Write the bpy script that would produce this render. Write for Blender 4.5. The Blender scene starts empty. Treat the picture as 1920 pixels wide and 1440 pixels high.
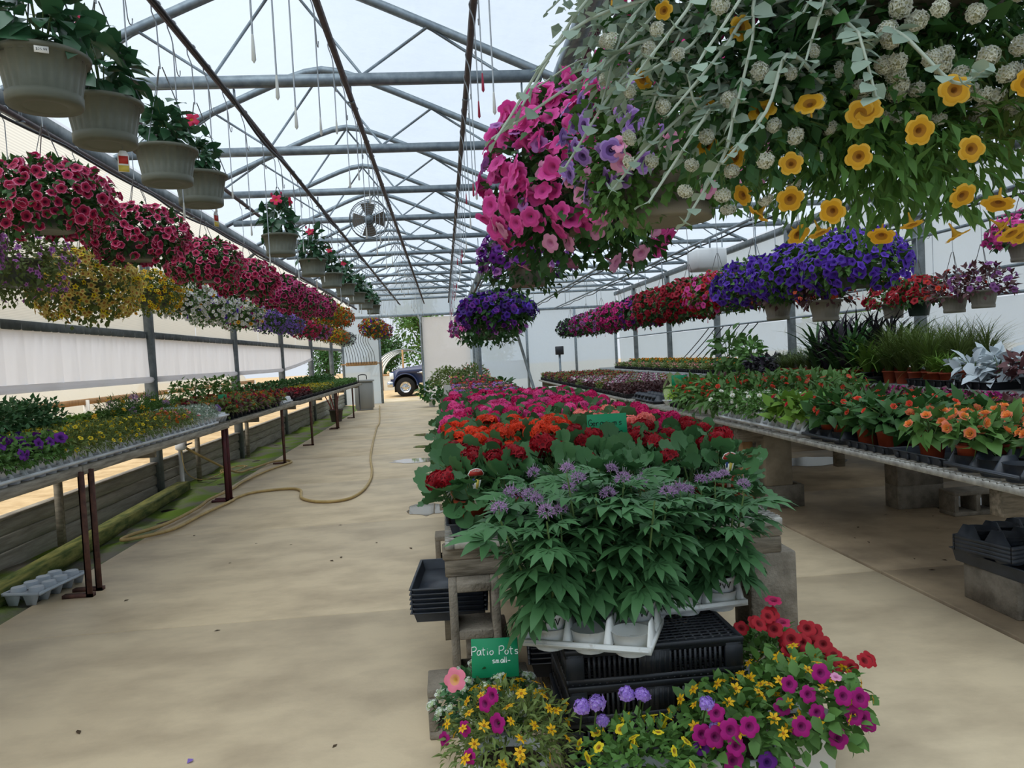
import bpy, math, random
import numpy as np
from mathutils import Matrix, Vector, Euler
random.seed(7); rng = np.random.default_rng(7)
SC = bpy.context.scene; COL = SC.collection
PI = math.pi; R = math.radians
# ------------------------------------------------------------------ camera, sky, light, exposure
cd = bpy.data.cameras.new('camera'); cam = bpy.data.objects.new('camera', cd); COL.objects.link(cam)
cd.sensor_width = 36; cd.lens = 1443 / 1920 * 36; cd.clip_end = 400; cd.clip_start = .02
_a, _p, _r = R(4.96), R(2.17), R(3.0)
_F = Vector((math.sin(_a)*math.cos(_p), math.cos(_a)*math.cos(_p), -math.sin(_p)))
_R0 = Vector((math.cos(_a), -math.sin(_a), 0)); _U0 = _R0.cross(_F)
_Rt = _R0*math.cos(_r) - _U0*math.sin(_r); _U = _U0*math.cos(_r) + _R0*math.sin(_r)
cam.matrix_world = Matrix(((_Rt.x, _U.x, -_F.x, 0), (_Rt.y, _U.y, -_F.y, 0), (_Rt.z, _U.z, -_F.z, 1.42), (0, 0, 0, 1)))
SC.camera = cam
w = bpy.data.worlds.new('overcast_sky'); SC.world = w; w.use_nodes = True
bg = w.node_tree.nodes['Background']; bg.inputs[0].default_value = (.84, .91, 1, 1); bg.inputs[1].default_value = .8
sd = bpy.data.lights.new('sun', 'SUN'); sd.energy = 3.6; sd.angle = R(60); sd.color = (1, .97, .92)
sun = bpy.data.objects.new('sun', sd); COL.objects.link(sun); sun.rotation_euler = (R(18), R(-14), 0); sun.location = (0, 10, 12)
vs = SC.view_settings; vs.view_transform = 'Standard'; vs.look = 'None'; vs.gamma = 1; vs.use_curve_mapping = False; vs.exposure = .16

# ------------------------------------------------------------------ mesh kit
class T:
    """vertices V, flat loop indices L, face sizes S, material index per face MI"""
    def __init__(s, V, F=None, mi=None, L=None, S=None):
        s.V = np.asarray(V, float).reshape(-1, 3)
        if F is not None:
            s.L = np.array([i for f in F for i in f], int); s.S = np.array([len(f) for f in F], int)
        else: s.L, s.S = L, S
        s.MI = np.zeros(len(s.S), int) if mi is None else (np.full(len(s.S), mi, int) if np.isscalar(mi) else np.array(mi, int))
    def m(s, i): return T(s.V, L=s.L, S=s.S, mi=np.full(len(s.S), i))
    def mv(s, d): return T(s.V + np.asarray(d, float), L=s.L, S=s.S, mi=s.MI)
    def sc(s, k): return T(s.V * np.asarray(k, float), L=s.L, S=s.S, mi=s.MI)
    def rot(s, *e):
        m = np.array(Euler(e).to_matrix()); return T(s.V @ m.T, L=s.L, S=s.S, mi=s.MI)
    def __add__(s, o): return join([s, o])
def join(ts):
    ts = [t for t in ts if t is not None and len(t.V)]
    off = np.cumsum([0] + [len(t.V) for t in ts[:-1]])
    return T(np.concatenate([t.V for t in ts]), L=np.concatenate([t.L + o for t, o in zip(ts, off)]),
             S=np.concatenate([t.S for t in ts]), mi=np.concatenate([t.MI for t in ts]))
def scatter(t, P, B, sc):
    P = np.asarray(P, float); n = len(P); sc = np.broadcast_to(np.asarray(sc, float), (n,))
    V = np.einsum('nij,vj->nvi', B, t.V) * sc[:, None, None] + P[:, None]
    nv = len(t.V)
    return T(V.reshape(-1, 3), L=(t.L[None] + (np.arange(n) * nv)[:, None]).ravel(), S=np.tile(t.S, n), mi=np.tile(t.MI, n))
def nrm(v): return v / np.maximum(np.linalg.norm(v, axis=-1, keepdims=True), 1e-9)
def bas_x(d, n):
    d = nrm(np.asarray(d, float)); y = nrm(np.cross(np.asarray(n, float), d)); return np.stack([d, y, np.cross(d, y)], -1)
def bas_z(n):
    n = nrm(np.asarray(n, float)); return bas_x_from_z(n)
def bas_x_from_z(n):
    r = rng.normal(size=n.shape); x = nrm(np.cross(r, n)); return np.stack([x, np.cross(n, x), n], -1)
def mk(t, name, mats, smooth=False):
    me = bpy.data.meshes.new(name); me.vertices.add(len(t.V)); me.vertices.foreach_set('co', t.V.astype(np.float32).ravel())
    me.loops.add(len(t.L)); me.loops.foreach_set('vertex_index', t.L.astype(np.int32))
    me.polygons.add(len(t.S)); st = np.concatenate([[0], np.cumsum(t.S)[:-1]])
    me.polygons.foreach_set('loop_start', st.astype(np.int32)); me.polygons.foreach_set('material_index', t.MI.astype(np.int32))
    if smooth: me.polygons.foreach_set('use_smooth', np.ones(len(t.S), bool))
    for x in (mats if isinstance(mats, (list, tuple)) else [mats]): me.materials.append(x)
    me.update(calc_edges=True); return me
def ob(name, me, parent=None, loc=(0, 0, 0), rot=(0, 0, 0), sc=1):
    o = bpy.data.objects.new(name, me); COL.objects.link(o); o.location = loc; o.rotation_euler = rot
    o.scale = (sc, sc, sc) if np.isscalar(sc) else sc
    if parent is not None: o.parent = parent
    return o
def tag(o, label, cat, group=None, kind=None):
    o['label'] = label; o['category'] = cat
    if group: o['group'] = group
    if kind: o['kind'] = kind
    return o
def thing(name, label, cat, loc=(0, 0, 0), rz=0, group=None):
    return tag(ob(name, None, None, loc, (0, 0, rz)), label, cat, group)
def struct(name, me=None, loc=(0, 0, 0), label=None):
    o = ob(name, me, None, loc); o['kind'] = 'structure'
    if label: o['label'] = label
    return o
def box(x0, x1, y0, y1, z0, z1, mi=0):
    V = [(x, y, z) for x in (x0, x1) for y in (y0, y1) for z in (z0, z1)]
    return T(V, [(0, 1, 3, 2), (4, 6, 7, 5), (0, 4, 5, 1), (2, 3, 7, 6), (0, 2, 6, 4), (1, 5, 7, 3)], mi)
def cbox(c, s, mi=0): return box(c[0]-s[0]/2, c[0]+s[0]/2, c[1]-s[1]/2, c[1]+s[1]/2, c[2]-s[2]/2, c[2]+s[2]/2, mi)
def bbox(x0, x1, y0, y1, z0, z1, b=.006, mi=0):
    """box with chamfered edges"""
    P = []; F = []
    for (z, i) in ((z0, b), (z0+b, 0), (z1-b, 0), (z1, b)):
        k = b
        P += [(x0+i+k, y0+i, z), (x1-i-k, y0+i, z), (x1-i, y0+i+k, z), (x1-i, y1-i-k, z), (x1-i-k, y1-i, z), (x0+i+k, y1-i, z), (x0+i, y1-i-k, z), (x0+i, y0+i+k, z)]
    for r in range(3):
        for k in range(8): F.append((r*8+k, r*8+(k+1) % 8, r*8+8+(k+1) % 8, r*8+8+k))
    F += [tuple(range(7, -1, -1)), tuple(range(24, 32))]
    return T(P, F, mi)
def tube(path, r, n=6, cap=True, mi=0):
    P = np.asarray(path, float); m = len(P); rr = np.broadcast_to(np.asarray(r, float), (m,))
    d = np.gradient(P, axis=0) if m > 2 else np.repeat((P[1]-P[0])[None], m, 0)
    d = nrm(d); E3 = np.eye(3); worst = [abs(d[:, k]).max() for k in (2, 0, 1)]; up = E3[(2, 0, 1)[0 if worst[0] < .97 else int(np.argmin(worst))]]
    u = nrm(np.cross(d, up)); v = np.cross(d, u)
    a = np.arange(n) / n * 2 * PI
    V = P[:, None] + rr[:, None, None] * (np.cos(a)[None, :, None]*u[:, None] + np.sin(a)[None, :, None]*v[:, None])
    F = [(i*n+k, i*n+(k+1) % n, (i+1)*n+(k+1) % n, (i+1)*n+k) for i in range(m-1) for k in range(n)]
    if cap: F += [tuple(range(n)), tuple((m-1)*n+k for k in range(n-1, -1, -1))]
    return T(V.reshape(-1, 3), F, mi)
def lathe(prof, n=20, mi=0, mods=None):
    m = len(prof); V = []
    for (r, z) in prof:
        for k in range(n):
            a = k/n*2*PI; V.append((r*math.cos(a), r*math.sin(a), z))
    F = [(i*n+k, i*n+(k+1) % n, (i+1)*n+(k+1) % n, (i+1)*n+k) for i in range(m-1) for k in range(n)]
    if np.isscalar(mi): return T(V, F, mi)
    return T(V, F, [mi[i] for i in range(m-1) for k in range(n)])
def disc(r, z, n=20, mi=0): return T([(r*math.cos(k/n*2*PI), r*math.sin(k/n*2*PI), z) for k in range(n)], [tuple(range(n))], mi)
def prism(poly, h0, h1, axis='z', mi=0):
    n = len(poly); V = [(x, y, h) for h in (h0, h1) for x, y in poly]
    F = [tuple(range(n-1, -1, -1)), tuple(range(n, 2*n))] + [(k, (k+1) % n, n+(k+1) % n, n+k) for k in range(n)]
    t = T(V, F, mi)
    if axis == 'y': t.V = t.V[:, [0, 2, 1]]
    if axis == 'x': t.V = t.V[:, [2, 0, 1]]
    return t
def smooth_path(pts, n=6):
    p = [np.array(q, float) for q in pts]; p = [2*p[0]-p[1]] + p + [2*p[-1]-p[-2]]; out = []
    for i in range(1, len(p)-2):
        for k in range(n):
            t = k/n; out.append(.5*((2*p[i]) + (p[i+1]-p[i-1])*t + (2*p[i-1]-5*p[i]+4*p[i+1]-p[i+2])*t*t + (-p[i-1]+3*p[i]-3*p[i+1]+p[i+2])*t**3))
    out.append(p[-2]); return np.array(out)
# ------------------------------------------------------------------ materials
ORD = 'first second third fourth fifth sixth seventh eighth ninth tenth eleventh twelfth thirteenth fourteenth fifteenth sixteenth seventeenth eighteenth nineteenth twentieth'.split() + ['%dth' % k for k in range(21, 60)]
def lin(c):
    if isinstance(c, str): c = [int(c[i:i+2], 16)/255 for i in (0, 2, 4)]
    return tuple(x/12.92 if x <= .04045 else ((x+.055)/1.055)**2.4 for x in c) + (1,)
MATS = {}
def mat(name, c, rough=.6, c2=None, ns=20, var=0, spec=.3, metal=0, tl=0, bump=0, bs=None, ramp=(.35, .65), stretch=None, em=0):
    if name in MATS: return MATS[name]
    m = bpy.data.materials.new(name); m.use_nodes = True; nt = m.node_tree; N = nt.nodes; K = nt.links.new
    b = N['Principled BSDF']; out = N['Material Output']
    b.inputs['Roughness'].default_value = rough; b.inputs['Metallic'].default_value = metal; b.inputs['Specular IOR Level'].default_value = spec
    src = None
    tc = N.new('ShaderNodeTexCoord'); mp = N.new('ShaderNodeMapping'); K(tc.outputs['Object'], mp.inputs[0])
    if stretch: mp.inputs['Scale'].default_value = stretch
    if c2:
        no = N.new('ShaderNodeTexNoise'); no.inputs['Scale'].default_value = ns; no.inputs['Detail'].default_value = 6; no.inputs['Roughness'].default_value = .6
        K(mp.outputs[0], no.inputs['Vector'])
        cr = N.new('ShaderNodeValToRGB'); cr.color_ramp.elements[0].position, cr.color_ramp.elements[1].position = ramp
        cr.color_ramp.elements[0].color = lin(c); cr.color_ramp.elements[1].color = lin(c2); K(no.outputs['Fac'], cr.inputs[0]); src = cr.outputs[0]
    else:
        rg = N.new('ShaderNodeRGB'); rg.outputs[0].default_value = lin(c); src = rg.outputs[0]
    if var:
        g = N.new('ShaderNodeNewGeometry'); oi = N.new('ShaderNodeObjectInfo'); ad = N.new('ShaderNodeMath'); ad.operation = 'ADD'
        K(g.outputs['Random Per Island'], ad.inputs[0]); K(oi.outputs['Random'], ad.inputs[1])
        mr = N.new('ShaderNodeMapRange'); mr.inputs[1].default_value = 0; mr.inputs[2].default_value = 2; mr.inputs[3].default_value = 1-var; mr.inputs[4].default_value = 1+var
        K(ad.outputs[0], mr.inputs[0]); hs = N.new('ShaderNodeHueSaturation'); K(src, hs.inputs['Color']); K(mr.outputs[0], hs.inputs['Value']); src = hs.outputs[0]
    K(src, b.inputs['Base Color'])
    if em: K(src, b.inputs['Emission Color']); b.inputs['Emission Strength'].default_value = em
    if bump:
        n2 = N.new('ShaderNodeTexNoise'); n2.inputs['Scale'].default_value = bs or ns*4; n2.inputs['Detail'].default_value = 5; K(mp.outputs[0], n2.inputs['Vector'])
        bp = N.new('ShaderNodeBump'); bp.inputs['Strength'].default_value = bump; bp.inputs['Distance'].default_value = .02
        K(n2.outputs['Fac'], bp.inputs['Height']); K(bp.outputs[0], b.inputs['Normal'])
    if tl:
        ts = N.new('ShaderNodeBsdfTranslucent'); mx = N.new('ShaderNodeMixShader'); mx.inputs[0].default_value = tl
        K(src, ts.inputs[0]); K(b.outputs[0], mx.inputs[1]); K(ts.outputs[0], mx.inputs[2]); K(mx.outputs[0], out.inputs[0])
    MATS[name] = m; return m
def film(name, col, tr, rough=.3, gl=.06, wr=.25, ws=3.0, stripes=0):
    """translucent plastic sheet: part clear, part milky"""
    m = bpy.data.materials.new(name); m.use_nodes = True; nt = m.node_tree; N = nt.nodes; K = nt.links.new
    N.remove(N['Principled BSDF']); out = N['Material Output']
    tc = N.new('ShaderNodeTexCoord'); no = N.new('ShaderNodeTexNoise'); no.inputs['Scale'].default_value = ws; no.inputs['Detail'].default_value = 4
    mp = N.new('ShaderNodeMapping'); K(tc.outputs['Object'], mp.inputs[0]); K(mp.outputs[0], no.inputs['Vector'])
    bp = N.new('ShaderNodeBump'); bp.inputs['Strength'].default_value = wr; bp.inputs['Distance'].default_value = .12; K(no.outputs['Fac'], bp.inputs['Height'])
    a = N.new('ShaderNodeBsdfTransparent'); a.inputs[0].default_value = lin(col); t = N.new('ShaderNodeBsdfTranslucent'); d = N.new('ShaderNodeBsdfDiffuse'); g = N.new('ShaderNodeBsdfGlossy')
    g.inputs['Roughness'].default_value = rough
    cs = None
    if stripes:
        wv = N.new('ShaderNodeTexWave'); wv.bands_direction = 'Z'; wv.inputs['Scale'].default_value = stripes; K(tc.outputs['Object'], wv.inputs['Vector'])
        cr = N.new('ShaderNodeValToRGB'); c0 = lin(col); cr.color_ramp.elements[0].color = tuple(x*.80 for x in c0[:3])+(1,); cr.color_ramp.elements[1].color = c0; K(wv.outputs['Fac'], cr.inputs[0]); cs = cr.outputs[0]
    for s in (t, d):
        s.inputs[0].default_value = lin(col); K(bp.outputs[0], s.inputs['Normal'])
        if cs: K(cs, s.inputs[0])
    K(bp.outputs[0], g.inputs['Normal'])
    m1 = N.new('ShaderNodeMixShader'); m1.inputs[0].default_value = .22; K(t.outputs[0], m1.inputs[1]); K(d.outputs[0], m1.inputs[2])
    m2 = N.new('ShaderNodeMixShader'); m2.inputs[0].default_value = 1-tr; K(a.outputs[0], m2.inputs[1]); K(m1.outputs[0], m2.inputs[2])
    m3 = N.new('ShaderNodeMixShader'); m3.inputs[0].default_value = gl; K(m2.outputs[0], m3.inputs[1]); K(g.outputs[0], m3.inputs[2]); K(m3.outputs[0], out.inputs[0])
    MATS[name] = m; return m
galv = mat('galvanised_steel', '8b969c', .45, '6f7a82', 14, spec=.5, metal=.55)
galv_d = mat('weathered_steel', '767d80', .55, '5b6264', 9, metal=.3)
pipe_m = mat('rusty_dark_pipe', '5a4c4a', .6, '413a3c', 20)
hose_blk = mat('black_hose_rubber', '1c1d22', .5)
rodm = mat('grey_hook_wire', '8e9396', .4, metal=.5)
tip_red = mat('red_plastic_tip', '9c2e46', .5); tip_wht = mat('white_plastic_tip', 'c9cbc6', .5)
conc = mat('aisle_concrete', 'd0bd9d', .55, '9a8870', 2.3, bump=.06, bs=60, ramp=(.40, .86), stretch=(.8, 1.25, 1))
conc_d = mat('worn_concrete', 'bca586', .58, '6e5f4c', 1.3, bump=.08, bs=40, ramp=(.38, .72))
joint_m = mat('dark_joint', '3b342c', .9); moss = mat('moss_and_silt', '5f7a22', .95, '6f6c62', 2.0, bump=.5, bs=25, ramp=(.42, .6))
gravel = mat('tan_gravel', 'cbb28a', .9, 'a98e66', 3, bump=.2, bs=30); outslab = mat('pale_apron_concrete', 'd9cbb0', .8, 'c3b18e', 2)  # tan gravel yard; apron concrete slightly paler than the aisle slabs
wood = mat('weathered_wood', '98907f', .8, '6f685a', 6, bump=.25, bs=30, stretch=(1, 6, 6)); wood_new = mat('tan_lumber', 'b08c62', .7, '8f6d48', 5, stretch=(4, 4, .6))
woodx = mat('weathered_wood_crosswise', '93897a', .8, '5f584b', 5, bump=.3, bs=30, stretch=(1.2, 8, 8))
woody = mat('weathered_wood_lengthwise', 'a39d8f', .8, '746e62', 5, bump=.25, bs=30, stretch=(8, .8, 8))
mosswood = mat('mossy_timber', '8c8a4c', .9, '46562a', 3, bump=.4, bs=20, stretch=(6, 1.2, 6))
knee_m = mat('grey_wall_board', 'aeaa9f', .75, '8d897e', 4, stretch=(8, .7, 8))
block_m = mat('cinder_block', '978e80', .95, '6f675b', 9, bump=.4, bs=90)
rust = mat('rusty_angle_iron', '6b4a3f', .75, '4a342f', 16); maroon = mat('maroon_painted_steel', '5a2b2e', .6, '47262a', 12)
film_m = film('roof_poly_film', 'dfeaf4', .42); wallfilm = film('wall_poly_film', 'd3e3f0', .16, wr=.3)
poly_m = film('corrugated_polycarbonate', 'e2dfd4', .06, wr=.03, stripes=24); curt_m = film('white_side_curtain', 'e2e4ea', .03, wr=.05, ws=2)
door_m = film('white_door_sheet', 'e9e9ea', .06, wr=.25, ws=4)
white_p = mat('white_plastic', 'e8ebee', .4, tl=.12); white_pd = mat('soiled_white_plastic', 'd9dad6', .5, '9d968a', 26, ramp=(.6, .8))
blk_p = mat('black_plastic', '1d2026', .42, spec=.5); slate_p = mat('slate_plastic', '3b414b', .42, spec=.5, c2='2b3037', ns=10); grey_p = mat('grey_bin_plastic', '8e8f8c', .5)
terra = mat('terracotta_plastic', 'a4492c', .5, '93402a', 8); basket_m = mat('olive_grey_basket', '64675a', .5, '5a5d50', 6); basket_t = mat('taupe_basket', '7f796b', .5)
dgpot = mat('dark_green_pot', '2c3a33', .45); soil = mat('potting_soil', '2b211a', .95, '3d3026', 60)
sign_g = mat('green_sign_board', '12875a', .5); chalk = mat('white_chalk', 'e8f0ea', .8); ink = mat('black_marker', '101512', .6)
tag_w = mat('white_plant_tag', 'e6e4dc', .5); tag_r = mat('red_tag_print', 'b4352c', .5); tag_y = mat('yellow_tag_print', 'c9b350', .5); tag_b = mat('blue_tag_print', '33457f', .5)
hose_m = mat('tan_garden_hose', 'b99f68', .45, 'a68c58', 12); wetc = mat('wet_concrete', '5f5344', .22, '463c30', 5); water = mat('puddle_water', '84765f', .03, spec=.8)
L_DARK = mat('leaf_dark', '39602f', .5, var=.35, tl=.18); L_MID = mat('leaf_mid', '53793a', .5, var=.35, tl=.2); L_LITE = mat('leaf_light', '678a35', .5, var=.3, tl=.22)
L_BLUE = mat('leaf_bluegreen', '467044', .5, var=.3, tl=.18); L_SILV = mat('leaf_silver', '93a695', .7, var=.2, tl=.2); L_OLIVE = mat('leaf_olive', '697a40', .55, var=.3, tl=.2)
L_BRONZE = mat('leaf_bronze', '573738', .5, var=.4, tl=.12); L_LIME = mat('leaf_lime', '8fb332', .5, var=.25, tl=.25); L_WHITE = mat('leaf_white_felt', 'c3cdd2', .7, var=.12, tl=.15)
L_GLOSS = mat('leaf_glossy', '386040', .32, var=.35, tl=.15, spec=.5); L_BLACK = mat('leaf_blackish', '28232c', .45, var=.3, tl=.1); L_CAL = mat('leaf_cream', 'cdd3a4', .5, '7fa05c', 30, tl=.2); L_GRASS = mat('leaf_grass', '55682f', .55, var=.4, tl=.2)
stem_m = mat('green_stem', '5b7340', .6); stem_s = mat('silver_stem', 'a6b0a0', .7); bark = mat('bark', '4d4034', .9)
def pet(name, c, var=.18, tl=.3): return mat('petal_'+name, c, .6, var=var, tl=tl)
# ------------------------------------------------------------------ the house: floor, walls, roof
XL, XG, XR, YE, YB = -3.45, .95, 6.1, 26.6, -3.0
TR = [5.7 + 1.83*k for k in range(-4, 12)]                       # truss lines
PO = [5.7 + 3.66*k for k in range(-2, 6)]                        # post lines
CH = 3.46
def slab_mesh(x0, x1, y0, y1): return bbox(x0, x1, y0, y1, -.06, 0, .004)
floor = struct('floor', mk(box(XL-.1, XR+.1, YB, YE, -.14, -.055), 'floor', joint_m))
ys = [YB, -.6, 1.9, 4.4, 6.9, 9.4, 11.9, 14.4, 16.9, 19.4, 21.9, 24.3, YE]
for a, b in zip(ys, ys[1:]):
    ob('concrete_slab', mk(slab_mesh(-2.67, 2.53, a+.003, b-.003), 'slab', conc), floor)
    ob('concrete_slab', mk(slab_mesh(2.56, XR, a+.003, b-.003), 'slab', conc_d), floor)
gx = np.linspace(-3.45, -2.68, 9); gy = np.linspace(YB, YE, 160); V = []
for y in gy:
    for x in gx: V.append((x, y, -.03 + .018*math.sin(y*3.1+x*7)+.012*math.sin(y*7.7-x*9)+random.uniform(-.006, .006)))
F = [(j*9+i, j*9+i+1, (j+1)*9+i+1, (j+1)*9+i) for j in range(159) for i in range(8)]
mo = ob('mossy_strip', mk(T(V, F), 'mossy_strip', moss, True), floor); mo['kind'] = 'stuff'
og = struct('ground', mk(T([(-60, -30, -.08), (XL-.1, -30, -.08), (XL-.1, 120, -.08), (-60, 120, -.08), (XL-.1, YE, -.08), (60, YE, -.08), (60, 120, -.08), (XL-.1, 120, -.08), (XR+.1, -30, -.08), (60, -30, -.08), (XR+.1, YE, -.08)],
     [(0, 1, 2, 3), (4, 5, 6, 7), (8, 9, 5, 10)]), 'ground', gravel))
ob('apron_slab', mk(box(-2.3, -.2, YE, 29.6, -.08, -.005), 'apron', outslab), og)
ob('apron_slab', mk(box(-.18, 3.5, YE, 29.6, -.08, -.005), 'apron', outslab), og)

def arch_z(x, rd, hw, ez): return ez + .45*(hw - (math.sqrt((x-rd)**2 + .05) - .08))
BAYS = [(-1.0, 1.95, 3.40), (3.525, 2.575, 3.40)]
ceil = struct('ceiling')
for rd, hw, ez in BAYS:
    xs = [rd - hw + 2*hw*k/24 for k in range(25)]
    pts = [(x, arch_z(x, rd, hw, ez)) for x in xs]
    V = []; F = []
    n = len(pts)
    for y in (-.025, .025):
        for dz in (.028, -.028):
            V += [(x, y, z+dz) for x, z in pts]
    for k in range(n-1):
        F += [(k, k+1, n+k+1, n+k), (2*n+k, 3*n+k, 3*n+k+1, 2*n+k+1), (k, 2*n+k, 2*n+k+1, k+1), (n+k, n+k+1, 3*n+k+1, 3*n+k)]
    raf = mk(T(V, F), 'rafter', galv)
    cw = hw - .12
    chd = mk(box(rd-cw, rd+cw, -.03, .03, CH-.036, CH+.036), 'chord', galv)
    nodes = [(-.78, 0), (-.52, 1), (-.27, 0), (0, 1), (.27, 0), (.52, 1), (.78, 0)]
    pw = [(rd+hw*u, 0, (arch_z(rd+hw*u, rd, hw, ez)-.02) if t else CH+.03) for u, t in nodes]
    webs = [mk(tube([pw[i], pw[i+1]], .011, 6), 'web', galv) for i in range(6)]
    film_pts = [(x, z+.035) for x, z in pts]
    for i, y in enumerate(TR):
        tr = ob('truss_rafter', raf, ceil, (0, y, 0)); ob('chord', chd, tr)
        for wm in webs: ob('web_brace', wm, tr)
        if rd < 0 and i in (5, 8): ob('drop_strut', mk(tube([(.82, 0, CH), (.82, 0, CH-.5)], .02, 6), 'drop_strut', galv), tr)
    yy = [YB] + TR + [YE]
    for a, b in zip(yy, yy[1:]):
        V = []; F = []; m = 5
        for j in range(m):
            t = j/(m-1); sag = .05*math.sin(t*PI)
            V += [(x, a+(b-a)*t, z + sag*math.sin((k/(n-1))*PI)) for k, (x, z) in enumerate(film_pts)]
        F = [(j*n+k, j*n+k+1, (j+1)*n+k+1, (j+1)*n+k) for j in range(m-1) for k in range(n-1)]
        ob('film_panel', mk(T(V, F), 'film_panel', film_m, True), ceil)
ob('gutter', mk(join([box(XG-.04, XG+.04, YB, YE, 3.36, 3.40), box(XG-.05, XG-.04, YB, YE, 3.36, 3.44), box(XG+.04, XG+.05, YB, YE, 3.36, 3.44)]), 'gutter', galv), ceil)
ob('eave_beam', mk(box(-2.99, -2.92, YB, YE, 3.30, 3.42), 'eave_beam', galv_d), ceil)
ob('eave_beam', mk(box(XR-.06, XR+.02, YB, YE, 3.30, 3.42), 'eave_beam', galv_d), ceil)
for y in (20.34, 24.0):
    ob('column', mk(bbox(XG-.045, XG+.045, y-.045, y+.045, 0, 3.37, .006), 'column', galv), ceil)
# left side wall: posts, rail, polycarbonate, roll-up curtain, board kneewall
wl = struct('wall_left')
post_me = mk(join([bbox(-.06, .06, -.055, .055, -.1, 3.0, .012), tube([(0, 0, 2.95), (.5, 0, 3.36)], .03, 6)]), 'post', galv_d)
for y in PO: ob('post', post_me, wl, (XL+.02, y, 0))
for a, b in zip(PO, PO[1:] + [YE]):
    a2, b2 = a+.05, b-.05
    ob('rail', mk(bbox(XL-.02, XL+.04, a2, b2, 1.83, 1.91, .006), 'rail', galv_d), wl)
    for q, (z0, z1) in enumerate(((-.06, .11), (.115, .235), (.24, .36))):
        p = [(XL-.02, z0), (XL+.015, z0), (XL+.03, z0+.02), (XL+.03, z1-.03), (XL+.015, z1-.01), (XL+.015, z1), (XL-.02, z1)]
        ob('wall_board', mk(prism(p, a2, b2, 'y'), 'wall_board', knee_m), wl)
    ob('wall_board', mk(box(XL-.035, XL+.05, a2, b2, .36, .385), 'cap_board', woody), wl)
    m = (a+b)/2
    for s0, s1 in ((a, m), (m, b)):
        V = [(XL, s0+.01, 1.9), (XL, s1-.01, 1.9), (XL, s1-.01, 2.98), (XL, s0+.01, 2.98), (-2.94, s1-.01, 3.36), (-2.94, s0+.01, 3.36)]
        ob('polycarbonate_panel', mk(T(V, [(0, 1, 2, 3), (3, 2, 4, 5)]), 'polycarbonate_panel', poly_m), wl)
# curtain with folds, rolled hem rising towards the end wall
def hem(y): return 1.35 if y < 16.5 else 1.35 + .5*min(1, (y-16.5)/7.0)**1.3
for a, b in zip(PO, PO[1:]):
    m = 60; V = []
    for j in range(m+1):
        y = a + (b-a)*j/m; hz = hem(y)
        for k in range(4):
            t = k/3; V.append((XL+.03+.02*math.sin(y*17+2*math.sin(y*5))*t*.7+.012*math.sin(y*41+t), y, 1.88+(hz+.03-1.88)*t))
    F = [(j*4+k, j*4+k+1, (j+1)*4+k+1, (j+1)*4+k) for j in range(m) for k in range(3)]
    if hem(b) < 1.8:
        c = ob('curtain', mk(T(V, F), 'curtain', curt_m, True), wl)
        ob('curtain_roll', mk(tube([(XL+.045, a+(b-a)*k/10, hem(a+(b-a)*k/10)) for k in range(11)], .035, 8), 'curtain_roll', curt_m, True), c)
# right side wall
wr = struct('wall_right')
for y in PO: ob('post', mk(bbox(XR-.07, XR+.05, y-.055, y+.055, 0, 3.34, .012), 'post', galv_d), wr)
for a, b in zip([YB]+PO, PO+[YE]):
    for z0, z1 in ((.35, 1.78), (1.8, 3.38)):
        V = []; m = 12
        for j in range(m+1):
            y = a+(b-a)*j/m
            for k in range(3): V.append((XR+.06+.02*math.sin(y*5+k), y, z0+(z1-z0)*k/2))
        ob('film_panel', mk(T(V, [(j*3+k, j*3+k+1, (j+1)*3+k+1, (j+1)*3+k) for j in range(m) for k in range(2)]), 'film_panel', wallfilm, True), wr)
    ob('wall_board', mk(box(XR+.03, XR+.08, a+.05, b-.05, 0, .36), 'wall_board', knee_m), wr)
for z in (1.80, 2.08, 2.62): ob('rail', mk(tube([(XR-.1, YB, z), (XR-.1, YE, z)], .02, 6), 'rail', galv), wr)
# end wall with the doorway
wb = struct('wall_back')
DX0, DX1, DZ = -2.15, -.72, 2.92
def sheet(x0, x1, z0, z1, y, mt, name='film_panel', par=wb, n=16, gable=None):
    V = []
    for i in range(n+1):
        x = x0+(x1-x0)*i/n; zt = gable(x) if gable else z1
        for k in range(4): V.append((x, y+.015*math.sin(x*6+k*1.3), z0+(zt-z0)*k/3))
    return ob(name, mk(T(V, [(i*4+k, (i+1)*4+k, (i+1)*4+k+1, i*4+k+1) for i in range(n) for k in range(3)]), name, mt, True), par)
sheet(XL, DX0, .0, 2.95, YE, wallfilm); sheet(.9, XR, .0, 2.95, YE, wallfilm)
g1 = lambda x: max(2.99, arch_z(x, *BAYS[0]) if x > -2.95 else 3.4+(x+2.95)); g2 = lambda x: arch_z(x, *BAYS[1])
sheet(XL, XG, 2.95, 0, YE, wallfilm, gable=g1); sheet(XG, XR, 2.95, 0, YE, wallfilm, gable=g2)
sheet(XL, XG, .0, 0, YB, wallfilm, gable=g1); sheet(XG, XR, .0, 0, YB, wallfilm, gable=g2)
ob('header_beam', mk(bbox(XL, XR, YE-.07, YE-.02, 2.9, 2.99, .006), 'header_beam', galv), wb)
for x in (XL+.05, DX0, DX1, 1.15, 2.9, 4.6, XR-.08): ob('end_post', mk(bbox(x-.04, x+.04, YE-.1, YE-.02, 0, 2.9, .008), 'end_post', galv), wb)
ob('slanted_brace', mk(tube([(2.45, YE-.15, 2.6), (3.05, YE-.15, .2)], .05, 6), 'slanted_brace', galv_d), wb)
d1 = struct('door_1'); sheet(DX1+.02, .92, .02, 2.86, YE-.12, door_m, 'door_sheet', d1)
ob('door_rail', mk(tube([(DX1+.02, YE-.13, .02), (DX1+.02, YE-.13, 2.86)], .03, 6), 'door_rail', galv), d1)
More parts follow.
